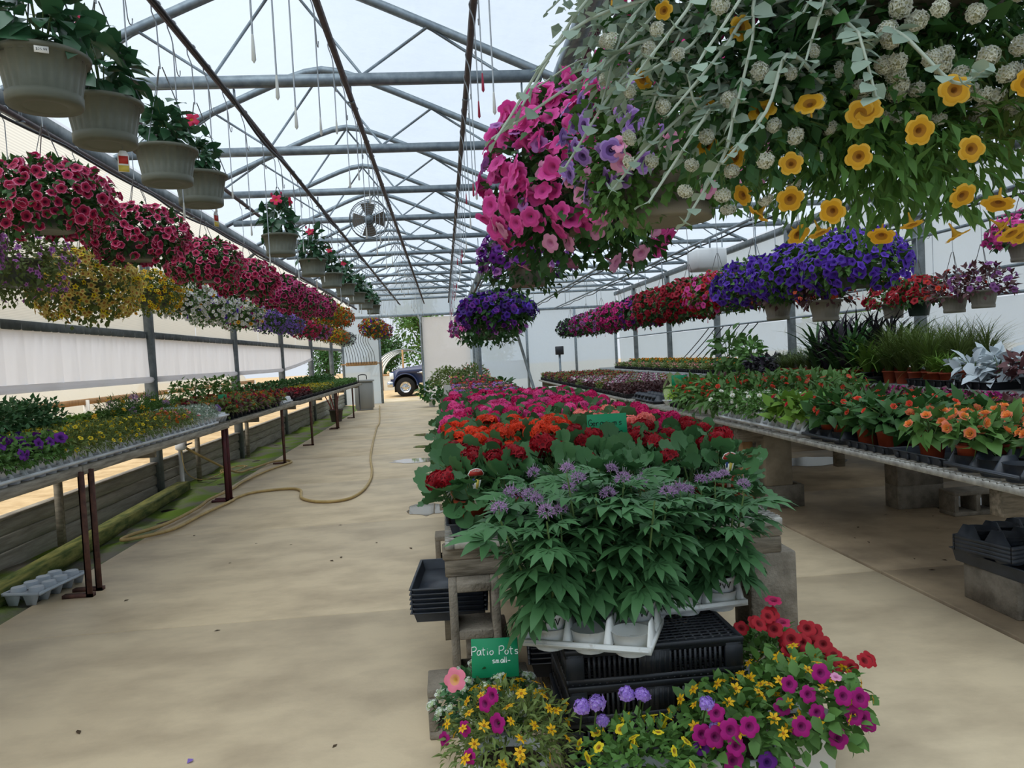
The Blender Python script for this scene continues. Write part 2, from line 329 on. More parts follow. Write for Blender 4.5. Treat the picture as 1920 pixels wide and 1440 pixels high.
# ------------------------------------------------------------------ pipes overhead, hooks, fan
PZ = 3.32
PIPES = [(-2.84, 3.24, 'over the row of yellow and white baskets'), (-2.2, PZ, 'over the row of crimson petunia baskets'), (-1.38, PZ, 'over the row of leafy olive pots'),
         (-.56, PZ, 'between the fan and the roof ridge'), (.265, PZ, 'hung with empty hooks above the aisle edge'), (.68, 2.70, 'carrying the pink and silver baskets'),
         (2.9, 2.92, 'carrying the violet and red baskets'), (3.9, 2.95, 'bare beyond the violet baskets'), (4.9, 2.62, 'carrying the small red flowering pots'), (5.5, 2.75, 'close to the right film wall')]
for x, z, l in PIPES:
    p = tag(ob('hanging_pipe', mk(tube([(x, YB+.1, z), (x, YE-.15, z)], .021, 8), 'hanging_pipe', pipe_m if x < 2 else galv, True)), 'long overhead pipe ' + l, 'pipe', 'overhead pipes')
    for y in TR[2::2]:
        ob('pipe_strap', mk(join([box(x-.006, x+.006, y-.012, y+.012, z-.024, CH-.05), box(x-.026, x+.026, y-.012, y+.012, z-.026, z-.018)]), 'pipe_strap', galv), p)
for x, z, ph, l in ((-1.38, PZ, 0, 'over the leafy pots'), (-2.84, 3.24, 2, 'over the yellow baskets'), (.68, 2.70, 1, 'over the pink baskets'), (2.9, 2.92, 3, 'over the violet baskets'), (4.9, 2.62, 4, 'over the small red pots'), (3.9, 2.95, 5.5, 'on the bare pipe')):
    pts = [(x+.035+.02*math.sin(y*1.7+ph), y, z-.035-.03*abs(math.sin(y*1.7+ph))) for y in np.arange(.5, YE-.4, .25)]
    tag(ob('irrigation_hose', mk(tube(pts, .011, 6), 'irrigation_hose', hose_blk, True)), 'thin black irrigation hose clipped under the pipe ' + l, 'hose', 'irrigation hoses')
POTY = (2.95, 3.45, 4.19, 4.75, 7.0, 8.7, 10.1, 11.5, 13.0, 14.5, 16.0, 15.6, 17.6)
def rod_meshes(L, red):
    rod = mk(tube([(.024*math.cos(a), 0, .02+.024*math.sin(a)) for a in np.linspace(.1, PI, 7)] + [(-.022, 0, 0), (-.006, 0, -.05), (0, 0, -.09), (0, 0, -L)], .0035, 5), 'rod', rodm); tp = mk(lathe([(.001, 0), (.004, -.01), (.006, -.05), (.0075, -.09), (.001, -.1)], 8).mv((0, 0, -L+.01)), 'tip', tip_red if red else tip_wht)
    hk = mk(tube([(.0, 0, -.1), (.0, .02, -.13), (.0, .035, -.2)] + [(0, .035+.03-.03*math.cos(a), -.2-.035*math.sin(a)) for a in np.linspace(0.2, PI*1.05, 8)], .0028, 5), 'hook', rodm)
    return rod, tp, hk
RODS = [rod_meshes(L, r) for L, r in ((.42, 0), (.62, 0), (.8, 0), (.5, 1), (.95, 0), (.7, 1))]
for px, (xx, zz, l) in zip(((2, 3, 5), (0, 1, 2), (1, 2, 4), (3, 5, 3)), (PIPES[4], PIPES[3], PIPES[2], PIPES[8])):
    l = {-1.38: 'over the leafy pots', -.56: 'beside the fan', .265: 'above the aisle edge', 4.9: 'over the small red pots'}[xx]
    y = 2.6; cnt = 0
    while y < 24.5:
        if (xx == -1.38 and min(abs(y-q) for q in POTY) < .22) or min(abs(y-q) for q in TR) < .05 or (xx == 4.9 and min(abs(y-q) for q in (8.0, 7.55, 7.0, 6.6, 6.1)) < .2): y += .1; continue
        v = random.choice(px); ro, tp, hk = RODS[v]
        h = thing('watering_rod', '%s-tipped wire rod, %s from the entrance on the pipe %s' % ('red' if v in (3, 5) else 'white', ORD[cnt], l), 'hook', (xx, y, zz-.02), 0, 'wire rods on pipe ' + l)
        cnt += 1; ob('rod', ro, h); ob('tip', tp, h); ob('hook', hk, h)
        y += random.uniform(.35, .75) if xx < 1 else 1.3
f = thing('circulation_fan', 'round wire-caged circulation fan hung from a roof truss', 'fan', (-.87, 10.2, 3.28))
cg = []
for k in range(8):
    rr = .035+.03*k; cg += [tube([(rr*math.cos(a), -.07+.07*(rr/.25)**2, rr*math.sin(a)) for a in np.linspace(0, 2*PI, 25)], .003, 4)]
for k in range(12): a = k*PI/6; cg.append(tube([(r*math.cos(a), -.07+.07*(r/.25)**2, r*math.sin(a)) for r in (.03, .1, .18, .25)], .003, 4))
cg += [tube([(.25*math.cos(a), y, .25*math.sin(a)) for a in np.linspace(0, 2*PI, 25)], .005, 4) for y in (0, .09)]
ob('cage', mk(join(cg), 'cage', galv_d), f)
bl = T([(.03, 0, -.03), (.2, .03, -.1), (.22, .0, .02), (.2, -.03, .1), (.03, 0, .03)], [(0, 1, 2, 3, 4)]); blm = mk(bl, 'blade', mat('fan_blade', '5c5348', .5))
for k in range(4): ob('blade', blm, f, (0, .04, 0), (0, k*PI/2, 0))
ob('motor', mk(lathe([(.001, -.05), (.06, -.05), (.065, 0), (.06, .12), (.001, .12)], 14).rot(R(-90), 0, 0).mv((0, .06, 0)), 'motor', galv, True), f)
ob('bracket', mk(join([box(-.015, .015, .05, .08, .2, .24), tube([(0, .06, .2), (0, .06, .16)], .015), tube([(0, .06, .0), (0, .06, .2)], .012)]), 'bracket', galv), f)
# ------------------------------------------------------------------ plant kit: leaves, flowers, pots
def leafT(w=.3, fold=.09, droop=.1, mi=0, pl=0):
    V = [(0, 0, 0), (.4, 0, 0), (.75, 0, -.01-droop*.3), (1, 0, -droop), (.33, w, fold), (.7, w*.75, fold*.6-droop*.3), (.33, -w, fold), (.7, -w*.75, fold*.6-droop*.3)]
    F = [(0, 1, 4), (1, 2, 5, 4), (2, 3, 5), (0, 6, 1), (1, 6, 7, 2), (2, 7, 3)]
    t = T(V, F, mi)
    if pl: t = t.mv((pl, 0, 0)) + tube([(0, 0, -.02), (pl*.5, 0, .02), (pl+.05, 0, 0)], .012, 3, False, mi)
    return t
def fast_leaf(w=.3, droop=.12):
    return T([(0, 0, 0), (.45, w, .08), (1, 0, -droop), (.45, -w, .08), (.5, 0, 0)], [(0, 4, 1), (4, 2, 1), (0, 3, 4), (4, 3, 2)])
def roundT(n=17, pl=.7):
    V = [(pl+.15, 0, -.05)]
    for k in range(n):
        a = (k/(n-1))*1.84*PI - .92*PI; r = .5*(1+.045*(-1)**k); V.append((pl+.5-.35+r*math.cos(a)*1.0, r*math.sin(a), .04*(-1)**k + .06))
    F = [(0, 1+k, 2+k) for k in range(n-1)]
    return T(V, F) + tube([(0, 0, -.25), (pl*.6, 0, -.03), (pl+.15, 0, -.05)], .02, 3, False)
def palmT(k=7, w=.17):
    ts = []
    for i in range(k):
        a = R(-95 + 190*i/(k-1)); L = 1 - .35*abs(i-(k-1)/2)/((k-1)/2)
        ts.append(leafT(w, .05, .22).sc((L, L, L)).rot(0, 0, a))
    return join(ts).mv((.55, 0, 0)) + tube([(0, 0, -.12), (.3, 0, .0), (.55, 0, 0)], .018, 3, False)
def heartT():
    V = [(0, 0, 0), (-.2, .22, .03), (0, .38, .06), (.4, .34, .04), (1, 0, -.15), (.4, -.34, .04), (0, -.38, .06), (-.2, -.22, .03), (.4, 0, -.02)]
    return T(V, [(0, 8, 3, 2), (0, 2, 1), (8, 4, 3), (0, 6, 5, 8), (0, 7, 6), (8, 5, 4)])
def bladeT(w=.02, bend=.7, n=5):
    V = []; F = []
    for i in range(n+1):
        t = i/n; x = bend*t*t*.8; z = t - .35*bend*t**3; ww = w*(1-t**2)+.0015
        V += [(x, -ww, z), (x, ww, z)]
    return T(V, [(2*i, 2*i+1, 2*i+3, 2*i+2) for i in range(n)])
def petunia(n=20, lobes=5, back=True, wav=.05, n5=.1):
    """funnel flower facing +z, unit radius: 0 petal, 1 throat, 2 rim, 3 tube"""
    rings = [(.07, -.42, 0), (.2, -.16, 0), (.45, -.03, .2), (.82, .02, .7), (1.0, -.06, 1)]
    V = [(0, 0, -.45)]; F = []; MI = []
    for r, z, k in rings:
        for i in range(n):
            a = i/n*2*PI; l = -2.2*abs(math.cos(lobes*a/2))**7+.3; V.append((r*(1+n5*k*l)*math.cos(a), r*(1+n5*k*l)*math.sin(a), z+wav*k*(math.sin(2*lobes*a+1)+.9*math.sin(2*a+r*3))))
    for i in range(n): F.append((0, 1+i, 1+(i+1) % n)); MI.append(1)
    for q in range(4):
        for i in range(n): F.append((1+q*n+i, 1+(q+1)*n+i, 1+(q+1)*n+(i+1) % n, 1+q*n+(i+1) % n)); MI.append((1, 4, 0, 2)[q])
    t = T(V, F, MI)
    if back: t = t + lathe([(.07, -1.25), (.1, -.75), (.2, -.4), (.42, -.09)], 6, 3)
    return t
def smallfl(k=5, depth=.2, notch=.55, mi=0, ci=1, back=True):
    V = [(0, 0, -depth)]; F = []; MI = []
    for i in range(2*k):
        a = i*PI/k; r = 1 if i % 2 == 0 else notch; V.append((r*math.cos(a), r*math.sin(a), .04*(i % 2)))
    for i in range(2*k): a = i*PI/k; V.append((.34*math.cos(a), .34*math.sin(a), -.04))
    for i in range(2*k):
        j = (i+1) % (2*k); F += [(0, 1+2*k+i, 1+2*k+j), (1+2*k+i, 1+i, 1+j, 1+2*k+j)]; MI += [ci, mi]
    return T(V, F, MI)
def starfl():
    ts = []
    for i in range(6): ts.append(T([(.15, -.12, .02), (.6, -.24, .05), (1, 0, -.02), (.6, .24, .05), (.15, .12, .02)], [(0, 1, 2, 3, 4)], 0).rot(0, 0, i*PI/3))
    c = lathe([(.001, .16), (.18, .13), (.24, .02)], 8, 1)
    return join(ts + [c, lathe([(.03, -1.6), (.03, -.2), (.2, -.02)], 4, 3)])
def fib(n, lo=-1.0, jit=.0):
    i = np.arange(n) + .5; z = 1 - (1-lo)*i/n; ph = i*2.399963 + rng.uniform(0, 6); r = np.sqrt(np.maximum(0, 1-z*z))
    d = np.stack([r*np.cos(ph), r*np.sin(ph), z], -1)
    return nrm(d + rng.normal(size=d.shape)*jit)
def headT(n=24, r=.04, fs=.017, lo=-.15, fl=None, stem=.12, flat=.75, mi=0):
    d = fib(n, lo, .08); fl = fl or smallfl(5, .1, .6)
    P = d * np.array([r, r, r*flat]); t = scatter(fl, P, bas_z(d + rng.normal(size=d.shape)*.2), fs*rng.uniform(.85, 1.15, n))
    core = lathe([(.001, r*flat*.82), (r*.5, r*flat*.7), (r*.8, r*flat*.3), (r*.8, 0), (r*.4, r*lo*.6), (.002, r*lo*.8)], 8, 1)
    return join([t, core, lathe([(.003, -stem), (.003, -.01), (.012, 0.0)], 4, 3).mv((0, 0, 0))] + [tube([(0, 0, -.004), tuple(p*.95)], .0012, 3, False, 3) for p in P[::3]])
def roseT():
    ts = []
    for ring, (r, tilt, k, s) in enumerate(((.95, 15, 6, .62), (.65, 40, 5, .55), (.32, 65, 4, .42))):
        for i in range(k):
            ts.append(T([(0, -s*.4, 0), (s*.6, -s*.62, .05), (s, 0, .1), (s*.6, s*.62, .05), (0, s*.4, 0)], [(0, 1, 2, 3, 4)], 0 if ring else 2).rot(0, -R(tilt), 0).mv((r*.35, 0, ring*.06)).rot(0, 0, i*2*PI/k+ring))
    return join(ts + [lathe([(.001, .22), (.12, .2), (.16, .05)], 6, 1)])
def cleomeT(n=26):
    ts = []
    d = fib(n, -.2, .1)
    fl = join([T([(0, -.02, 0), (.5, -.17, .08), (1, 0, .0), (.5, .17, .08), (0, .02, 0)], [(0, 1, 2, 3, 4)], 0).rot(0, -R(35), 0).rot(0, 0, q*PI/2) for q in range(4)])
    t = scatter(fl, d*np.array([.03, .03, .028]), bas_z(d), .02*rng.uniform(.7, 1.2, n))
    sp = [tube([tuple(v*.02), tuple(v*.055+np.array([0, 0, .008]))], .0008, 3, False, 2) for v in fib(18, 0, .15)]
    return join([t] + sp + [lathe([(.003, -.05), (.003, 0)], 4, 3)])
def blossom_mesh(nm, t, petal, throat=None, rim=None, st=None, mid=None):
    return mk(t, nm, [petal, throat or petal, rim or petal, st or stem_m, mid or petal], True)
def mixhex(a, b, k): return ''.join('%02x' % int(int(a[i:i+2], 16)*(1-k)+int(b[i:i+2], 16)*k) for i in (0, 2, 4))
P_ = pet
yel_c = P_('yellow_centre', 'd9a021'); dk = P_('dark_throat', '3b1533'); 
B = {}
hi, lo5, sm = petunia(25), petunia(10, 5, True), smallfl()
def petu(key, c, throat, rim=None, n=None):
    a, b, r, md = P_(key, c), P_(key+'_throat', throat), P_(key+'_rim', rim or c), P_(key+'_inner', mixhex(c, throat, .6))
    B[key] = dict(hi=blossom_mesh('blossom', hi, a, b, r, P_(key+'_tube', rim or c), md), mats=[a, b, r, stem_m, md])
petu('crimson', 'b81f4f', '5d0e2e', 'e3799f'); petu('crimson2', 'b3215d', '5d0e3c', 'dd78a8'); petu('pink', 'e0489f', 'c23f8c', 'e85fae'); petu('palepink', 'e39ac0', 'c777a4')
petu('hotpink', 'd62f86', '8f1f58'); petu('purplevein', '8f6bb8', '3c2358', 'a98acb'); petu('violet', '5b34b0', '3a2080', '6d45c4'); petu('purple', '6b2390', '3d1460'); petu('magenta', 'a81478', '6d0e50')
petu('yellow', 'dca323', '8e5a1b', 'e5b440'); petu('cyellow', 'e6cf2a', '8a5c18'); petu('peach', 'd8c46a', 'b3793c', 'dfb27c'); petu('white', 'e8e8ec', 'c9cf9a'); petu('red', 'b01f2c', '6c1119'); petu('salmonpink', 'e27f95', 'd9b35a')
petu('lilac', '8f74c8', '5a3f9a'); petu('orange', 'c4571f', '8a3413', 'd47a2a'); petu('plum', '3c1a45', '22102b'); petu('indigo', '3f1d76', '24104a'); petu('redpink', 'c72b62', '7d1a3f'); petu('mauve', 'b06fb5', '7a4385'); petu('crimsonred', 'a3142e', '650c1c')
def cluster(key, c, c2=None, **k):
    B[key] = dict(hi=blossom_mesh('flower_head', headT(**k), P_(key, c, .3), P_(key+'_eye', c2 or c), None), mats=[P_(key, c), P_(key+'_eye', c2 or c), P_(key, c), stem_m, P_(key, c)])
for key, c, c2 in (('g_dark', '9a0f1e', '6d0a16'), ('g_orange', 'e0401c', 'b52a14'), ('g_magenta', 'd01c66', 'a3144f'), ('g_rose', 'dc4a8c', 'b52d6c'), ('g_coral', 'ec8378', 'dd6056')): cluster(key, c, c2, n=30, r=.043, fs=.02)
cluster('verbena', 'a986d8', 'c4b0e6', n=22, r=.02, fs=.0105, lo=.1, flat=.6); cluster('alyssum', 'd6d8cb', 'b5b592', n=44, r=.016, fs=.0066, lo=-.3, stem=.05, fl=smallfl(4, .1, .5)); cluster('euphorbia', 'e6e8e6', 'bcd0a0', n=14, r=.03, fs=.01, stem=.04)
cluster('marigold', 'd98a1c', 'a8561a', n=26, r=.02, fs=.016, lo=0, stem=.05); cluster('ageratum', 'a28fb8', '7d6a94', n=26, r=.024, fs=.008, stem=.05); cluster('celosia', 'a01c3a', '7c1530', n=26, r=.026, fs=.012, stem=.06); cluster('rusty', 'b4552a', '8b3a1c', n=22, r=.024, fs=.014, stem=.05)
B['bidens'] = dict(hi=blossom_mesh('blossom', starfl(), P_('bidens', 'ecb81c'), P_('bidens_eye', 'b97a10')), mats=None)
def rose(key, c, c2): B[key] = dict(hi=blossom_mesh('blossom', roseT(), P_(key, c), P_(key+'_eye', 'e0c060'), P_(key+'_outer', c2)), mats=[P_(key, c), P_(key+'_eye', 'e0c060'), P_(key+'_outer', c2), stem_m, P_(key, c)])
rose('b_orange', 'e8934a', 'ec8a68'); rose('b_coral', 'e0533c', 'e5604a'); rose('b_white', 'eceae2', 'e4e6da'); rose('b_pink', 'cf3f9a', 'a82a7c'); rose('b_red', 'cc2a44', 'd8465a'); rose('b_blush', 'e6b6ae', 'dba59c')
B['cleome'] = dict(hi=blossom_mesh('flower_head', cleomeT(), P_('cleome', 'ad86b4'), P_('cleome', 'ad86b4'), P_('cleome_whisker', 'cfc2d2')))
B['mandevilla'] = dict(hi=blossom_mesh('blossom', petunia(20, 5, True, .08, .22), P_('mandevilla', 'e0355f'), P_('mandevilla_throat', 'e8b94a'), P_('mandevilla', 'e0355f'), P_('mandevilla', 'e0355f')))
B['bud'] = dict(hi=mk(lathe([(.001, 0), (.25, .2), (.3, .6), (.12, 1), (.001, 1.05)], 6), 'bud', P_('bud', 'b8385c'), True))

LEAVES = {'oval': fast_leaf(.3), 'narrow': fast_leaf(.15, .15), 'thin': fast_leaf(.06, .2), 'round': roundT(), 'palm': palmT(), 'broad': leafT(.32, .08, .18), 'heart': heartT(), 'long': leafT(.16, .06, .3)}
LEAFMESH = {}
def leaf_mesh(kind, m):
    k = (kind, m.name)
    if k not in LEAFMESH: LEAFMESH[k] = mk(LEAVES[kind], 'leaf', m, True)
    return LEAFMESH[k]
def mound_pts(n, rx, rz, lo=-.2, shell=(.55, 1), droop=.2, hole=0, rzl=None):
    d = fib(n, lo, .15); u = rng.uniform(*shell, n)[:, None]
    k = np.where(d[:, 2:3] < 0, (rzl or rz), rz); P = d*u*np.concatenate([np.full((n, 2), rx), k], 1)
    if hole: keep = ~((P[:, 2] < 0) & (np.hypot(P[:, 0], P[:, 1]) < hole)); d, P = d[keep], P[keep]
    ld = d + rng.normal(size=d.shape)*.55 + np.array([0, 0, -droop]); nn = d*.6 + np.array([0, 0, .9]) + rng.normal(size=d.shape)*.4
    return d, P, ld, nn
def foliageT(leaf, n, rx, rz, size, **k):
    d, P, ld, nn = mound_pts(n, rx, rz, **k)
    return scatter(LEAVES[leaf], P, bas_x(ld, nn), size*rng.uniform(.7, 1.25, len(P)))
def stemsT(n, rx, h, r=.0025, mi=0):
    ts = []
    for i in range(n):
        a = rng.uniform(0, 2*PI); q = rng.uniform(.3, .9)*rx; ts.append(tube([(0, 0, 0), (.4*q*math.cos(a), .4*q*math.sin(a), .6*h), (q*math.cos(a), q*math.sin(a), h*rng.uniform(.7, 1))], r, 3, False, mi))
    return join(ts)
# pots
def potT(r, h, taper=.75, rim=.1, n=20, ribs=False, mi=0, bot=True):
    rb = r*taper; w = .004
    pr = [(rb, 0), (r*.97, h*(1-rim)), (r*1.05, h*(1-rim)), (r*1.06, h), (r*.98, h), (r*.94, h*.86)]
    t = lathe(pr, n, mi)
    if ribs:
        n = 72; pr = [(rb*.55, .004), (rb*.6, 0), (rb, 0), (rb*1.04, h*.03), (rb*1.05, h*.2), (rb*1.01, h*.21), (r*.96, h*.88), (r*1.05, h*.89), (r*1.07, h*.97), (r*1.0, h), (r*.95, h*.86)]
        t = lathe(pr, n, mi)
        for q in (5, 6):
            for j in range(n):
                if j % 3 == 0: t.V[q*n+j, :2] *= .955
        t = t + disc(rb*.55, .004, 16, 2)
    return join([t, disc(rb, 0.0005, n, mi), disc(r*.955, h*.87, n, 1)])
def hole_disc(m): return m
POT = {}
def pot_mesh(k):
    if k not in POT:
        s = {'terra': (.068, .12, terra), 'white': (.056, .115, white_p), 'basket': (.15, .185, basket_m), 'taupe': (.165, .19, basket_t), 'patio': (.108, .25, white_p), 'black': (.058, .1, blk_p), 'smallbasket': (.12, .16, basket_t), 'dgreen': (.12, .16, dgpot)}[k]
        POT[k] = (mk(potT(s[0], s[1], .8 if k in ('white', 'basket', 'taupe') else .76, .12, ribs=k in ('basket', 'taupe', 'smallbasket')), 'pot', [s[2], soil, soil], False), s[0], s[1])
    return POT[k]
# plant kinds: leaf, leaf material, leaves, rx, rz, leaf size, centre above soil, flowers [(key, count, size)]
K = dict(
 geran=dict(l='round', m=L_BLUE, n=42, rx=.115, rz=.11, s=.075, zc=.02, lo=-.35, shell=(.5, 1), st=5),
 petun=dict(l='oval', m=L_MID, n=330, rx=.12, rz=.1, s=.035, zc=.03, lo=-.5), calib=dict(l='narrow', m=L_OLIVE, n=420, rx=.13, rz=.085, s=.028, zc=.03, lo=-.6),
 fern=dict(l='thin', m=L_MID, n=520, rx=.14, rz=.16, s=.05, zc=.06, lo=-.4), leafy=dict(l='broad', m=L_DARK, n=110, rx=.14, rz=.2, s=.075, zc=.1, lo=-.7, st=4),
 begonia=dict(l='heart', m=L_MID, n=60, rx=.12, rz=.1, s=.07, zc=.05, lo=-.5, st=4), wing=dict(l='long', m=L_MID, n=80, rx=.17, rz=.16, s=.11, zc=.04, lo=-.4, st=4),
 bronze=dict(l='oval', m=L_BRONZE, n=200, rx=.13, rz=.09, s=.045, zc=.03, lo=-.4), green=dict(l='oval', m=L_MID, n=200, rx=.13, rz=.1, s=.045, zc=.03, lo=-.4), dkgreen=dict(l='broad', m=L_DARK, n=130, rx=.15, rz=.14, s=.07, zc=.06, lo=-.5),
 lime=dict(l='oval', m=L_LIME, n=520, rx=.16, rz=.11, s=.024, zc=.03, lo=-.4), blackleaf=dict(l='heart', m=L_BLACK, n=90, rx=.19, rz=.14, s=.07, zc=.05, lo=-.4), fine=dict(l='narrow', m=L_SILV, n=420, rx=.13, rz=.09, s=.026, zc=.03, lo=-.4),
 basket=dict(l='oval', m=L_DARK, n=1900, rx=.31, rz=.2, s=.046, zc=.0, lo=-.85, rzl=.2, hole=.14), basketm=dict(l='oval', m=L_MID, n=1900, rx=.32, rz=.2, s=.038, zc=.0, lo=-.95, rzl=.28, hole=.05),
 patio=dict(l='oval', m=L_MID, n=820, rx=.2, rz=.15, s=.036, zc=.04, lo=-.3), patiofern=dict(l='narrow', m=L_OLIVE, n=1500, rx=.2, rz=.17, s=.034, zc=.05, lo=-.3), patiobroad=dict(l='broad', m=L_MID, n=480, rx=.2, rz=.16, s=.045, zc=.05, lo=-.3),
)
FOL = {}
def fol_mesh(kind, v, lm=None):
    k = (kind, v, lm.name if lm else '')
    if k not in FOL:
        s = K[kind]; t = foliageT(s['l'], s['n'], s['rx'], s['rz'], s['s'], lo=s.get('lo', -.3), shell=s.get('shell', (.45, 1)), hole=s.get('hole', 0), rzl=s.get('rzl'))
        if s.get('st'): t = t + stemsT(s['st']+2, s['rx'], s['rz']+s['zc'], .003, 1).mv((0, 0, -s['zc']))
        FOL[k] = mk(t, 'foliage', [lm or s['m'], stem_m], True)
    return FOL[k]
JB = {}
def fl_pts(n, s, lo, out=1.0, jit=.42):
    d = fib(n, lo, .1); k = np.where(d[:, 2:3] < 0, (s.get('rzl') or s['rz']), s['rz'])
    P = d*np.concatenate([np.full((n, 2), s['rx']), k], 1)*rng.uniform(.92, 1.08, (n, 1))*out
    if s.get('hole'): keep = ~((P[:, 2] < -.02) & (np.hypot(P[:, 0], P[:, 1]) < s['hole']+.03)); P, d = P[keep], d[keep]
    return P, nrm(d + rng.normal(size=d.shape)*jit + np.array([0, 0, .15]))
LOWT = {'p': petunia(10, 5, False), 's': sm}
def joined(kind, flw, v, lo, low='s'):
    k = (kind, flw, v, lo)
    if k not in JB:
        ts = []; ms = []
        for key, n, size in flw:
            P, d = fl_pts(n, K[kind], lo); t = scatter(LOWT[low], P, bas_z(d), size*rng.uniform(.8, 1.15, len(P)))
            t.MI = t.MI + len(ms); ms += B[key]['mats'] or [B[key]['hi'].materials[i] for i in range(5)]; ts.append(t)
        JB[k] = mk(join(ts), 'blossoms', ms, True)
    return JB[k]
def place_fl(parent, key, P, N, size, name=None):
    me = B[key]['hi']; nm = name or me.name.split('.')[0]; Bz = bas_z(np.asarray(N, float))
    for p, b in zip(P, Bz):
        q = Matrix(b.tolist()).to_euler(); ob(nm, me, parent, tuple(p), q, size*random.uniform(.85, 1.15))
def place_leaves(parent, leaf, m, P, ld, nn, size, name='leaf'):
    me = leaf_mesh(leaf, m)
    for p, b in zip(P, bas_x(ld, nn)): ob(name, me, parent, tuple(p), Matrix(b.tolist()).to_euler(), size*random.uniform(.7, 1.25))
WIRE = {}
def wires(r, zrim, ztop, n=3, mt=None):
    k = (round(r, 2), round(ztop-zrim, 2))
    if k not in WIRE:
        h = ztop-zrim; ts = [tube([(r*math.cos(a), r*math.sin(a), 0), (.01*math.cos(a), .01*math.sin(a), min(.42, h-.06))], .003, 4) for a in (.3, .3+2*PI/3, .3+4*PI/3)]
        hp = h-.02; ts += [tube([(0, 0, min(.42, h-.08)-.01), (-.004, 0, hp-.09), (-.0245, 0, hp-.03), (-.0245, 0, hp)] + [(-.0245*math.cos(q), 0, hp+.0245*math.sin(q)) for q in np.linspace(.3, PI*.95, 7)], .0035, 4)]
        WIRE[k] = mk(join(ts), 'hanger', mt or rodm)
    return WIRE[k]
def plant(name, kind, loc, label, cat, group=None, pot='terra', fl=(), sc=1.0, ind=False, lo=0.0, v=0, lm=None, low='s', indleaf=False, wire=None, dz=0, rz=None, out=1.0):
    pm, pr, ph = pot_mesh(pot); s = K[kind]
    t = thing(name, label, cat, loc, random.uniform(0, 6.28) if rz is None else rz, group)
    ob('pot', pm, t)
    zz = ph*.9 + s['zc']*sc + dz
    if indleaf:
        d, P, ld, nn = mound_pts(s['n'], s['rx'], s['rz'], lo=s.get('lo', -.3), shell=s.get('shell', (.45, 1)))
        place_leaves(t, s['l'], lm or s['m'], P*sc + np.array([0, 0, zz]), ld, nn, s['s']*sc)
        ob('stem', mk(stemsT(6, s['rx']*sc, (s['rz']+s['zc'])*sc, .003), 'stem', stem_m), t, (0, 0, ph*.85))
    else:
        f = ob('foliage', fol_mesh(kind, v, lm), t, (0, 0, zz), sc=sc); f['kind'] = 'stuff'
    if fl:
        if ind:
            for key, n, size in fl:
                P, d = fl_pts(n, s, lo, out); place_fl(t, key, P*sc + np.array([0, 0, zz]), d, size)
        else:
            b = ob('blossoms', joined(kind, tuple(fl), v, lo, low), t, (0, 0, zz), sc=sc); b['kind'] = 'stuff'
    if wire is not None: ob('hanger', wires(pr, ph, wire-loc[2]), t, (0, 0, ph), (0, 0, -t.rotation_euler.z))
    return t
def text_mesh(s, size, m, ext=.0006, hand=0):
    cu = bpy.data.curves.new('lettering', 'FONT'); cu.body = s; cu.size = size; cu.extrude = ext; cu.align_x = 'CENTER'; cu.align_y = 'CENTER'; cu.shear = .18 if hand else 0; cu.offset = 0
    o = bpy.data.objects.new('lettering', cu); COL.objects.link(o); dg = bpy.context.evaluated_depsgraph_get(); dg.update()
    me = bpy.data.meshes.new_from_object(o.evaluated_get(dg)); bpy.data.objects.remove(o); me.materials.clear(); me.materials.append(m); return me
# ------------------------------------------------------------------ benches
def lattice(x0, x1, y0, y1, z, p=.045, w=.0028, slope=.5):
    """expanded metal sheet: two families of crossing strips"""
    ts = []; W = x1-x0; H = y1-y0
    V = []; F = []
    for s in (1, -1):
        c = -W*slope
        while c < H + W*slope:
            pts = []
            for t in (0, 1):
                pass
            xa, ya, xb, yb = 0, c if s > 0 else c, W, c + s*W*slope
            def clip(xa, ya, xb, yb):
                k = (yb-ya)/(xb-xa); o = []
                for (x, y) in ((xa, ya), (xb, yb)):
                    if y < 0: x, y = xa+(0-ya)/k, 0
                    if y > H: x, y = xa+(H-ya)/k, H
                    o.append((x, y))
                return o
            (a, b), (c2, d) = clip(xa, ya, xb, yb)
            if -.001 <= a <= W+.001 and -.001 <= c2 <= W+.001 and abs(a-c2) > .01:
                i = len(V)
                V += [(x0+a, y0+b-w, z), (x0+a, y0+b+w, z), (x0+c2, y0+d+w, z), (x0+c2, y0+d-w, z), (x0+a, y0+b-w, z-.004), (x0+a, y0+b+w, z-.004), (x0+c2, y0+d+w, z-.004), (x0+c2, y0+d-w, z-.004)]
                F += [(i, i+3, i+2, i+1), (i+4, i+5, i+6, i+7), (i, i+1, i+5, i+4), (i+3, i+7, i+6, i+2), (i, i+4, i+7, i+3), (i+1, i+2, i+6, i+5)]
            c += p
    return T(V, F)
meshm = mat('pale_expanded_metal', 'b9b7b0', .5, '8f8d86', 18, metal=.3)
def bench_top(par, x0, x1, y0, y1, z):
    l = ob('mesh_top', mk(lattice(x0, x1, y0, y1, z), 'mesh_top', meshm), par); l['kind'] = 'stuff'
    for a in ((x0, x0+.035, y0, y1), (x1-.035, x1, y0, y1), (x0+.035, x1-.035, y0, y0+.035), (x0+.035, x1-.035, y1-.035, y1)):
        ob('edge_rail', mk(bbox(*a, z-.035, z-.004, .003), 'edge_rail', meshm), par)
BLK = {}
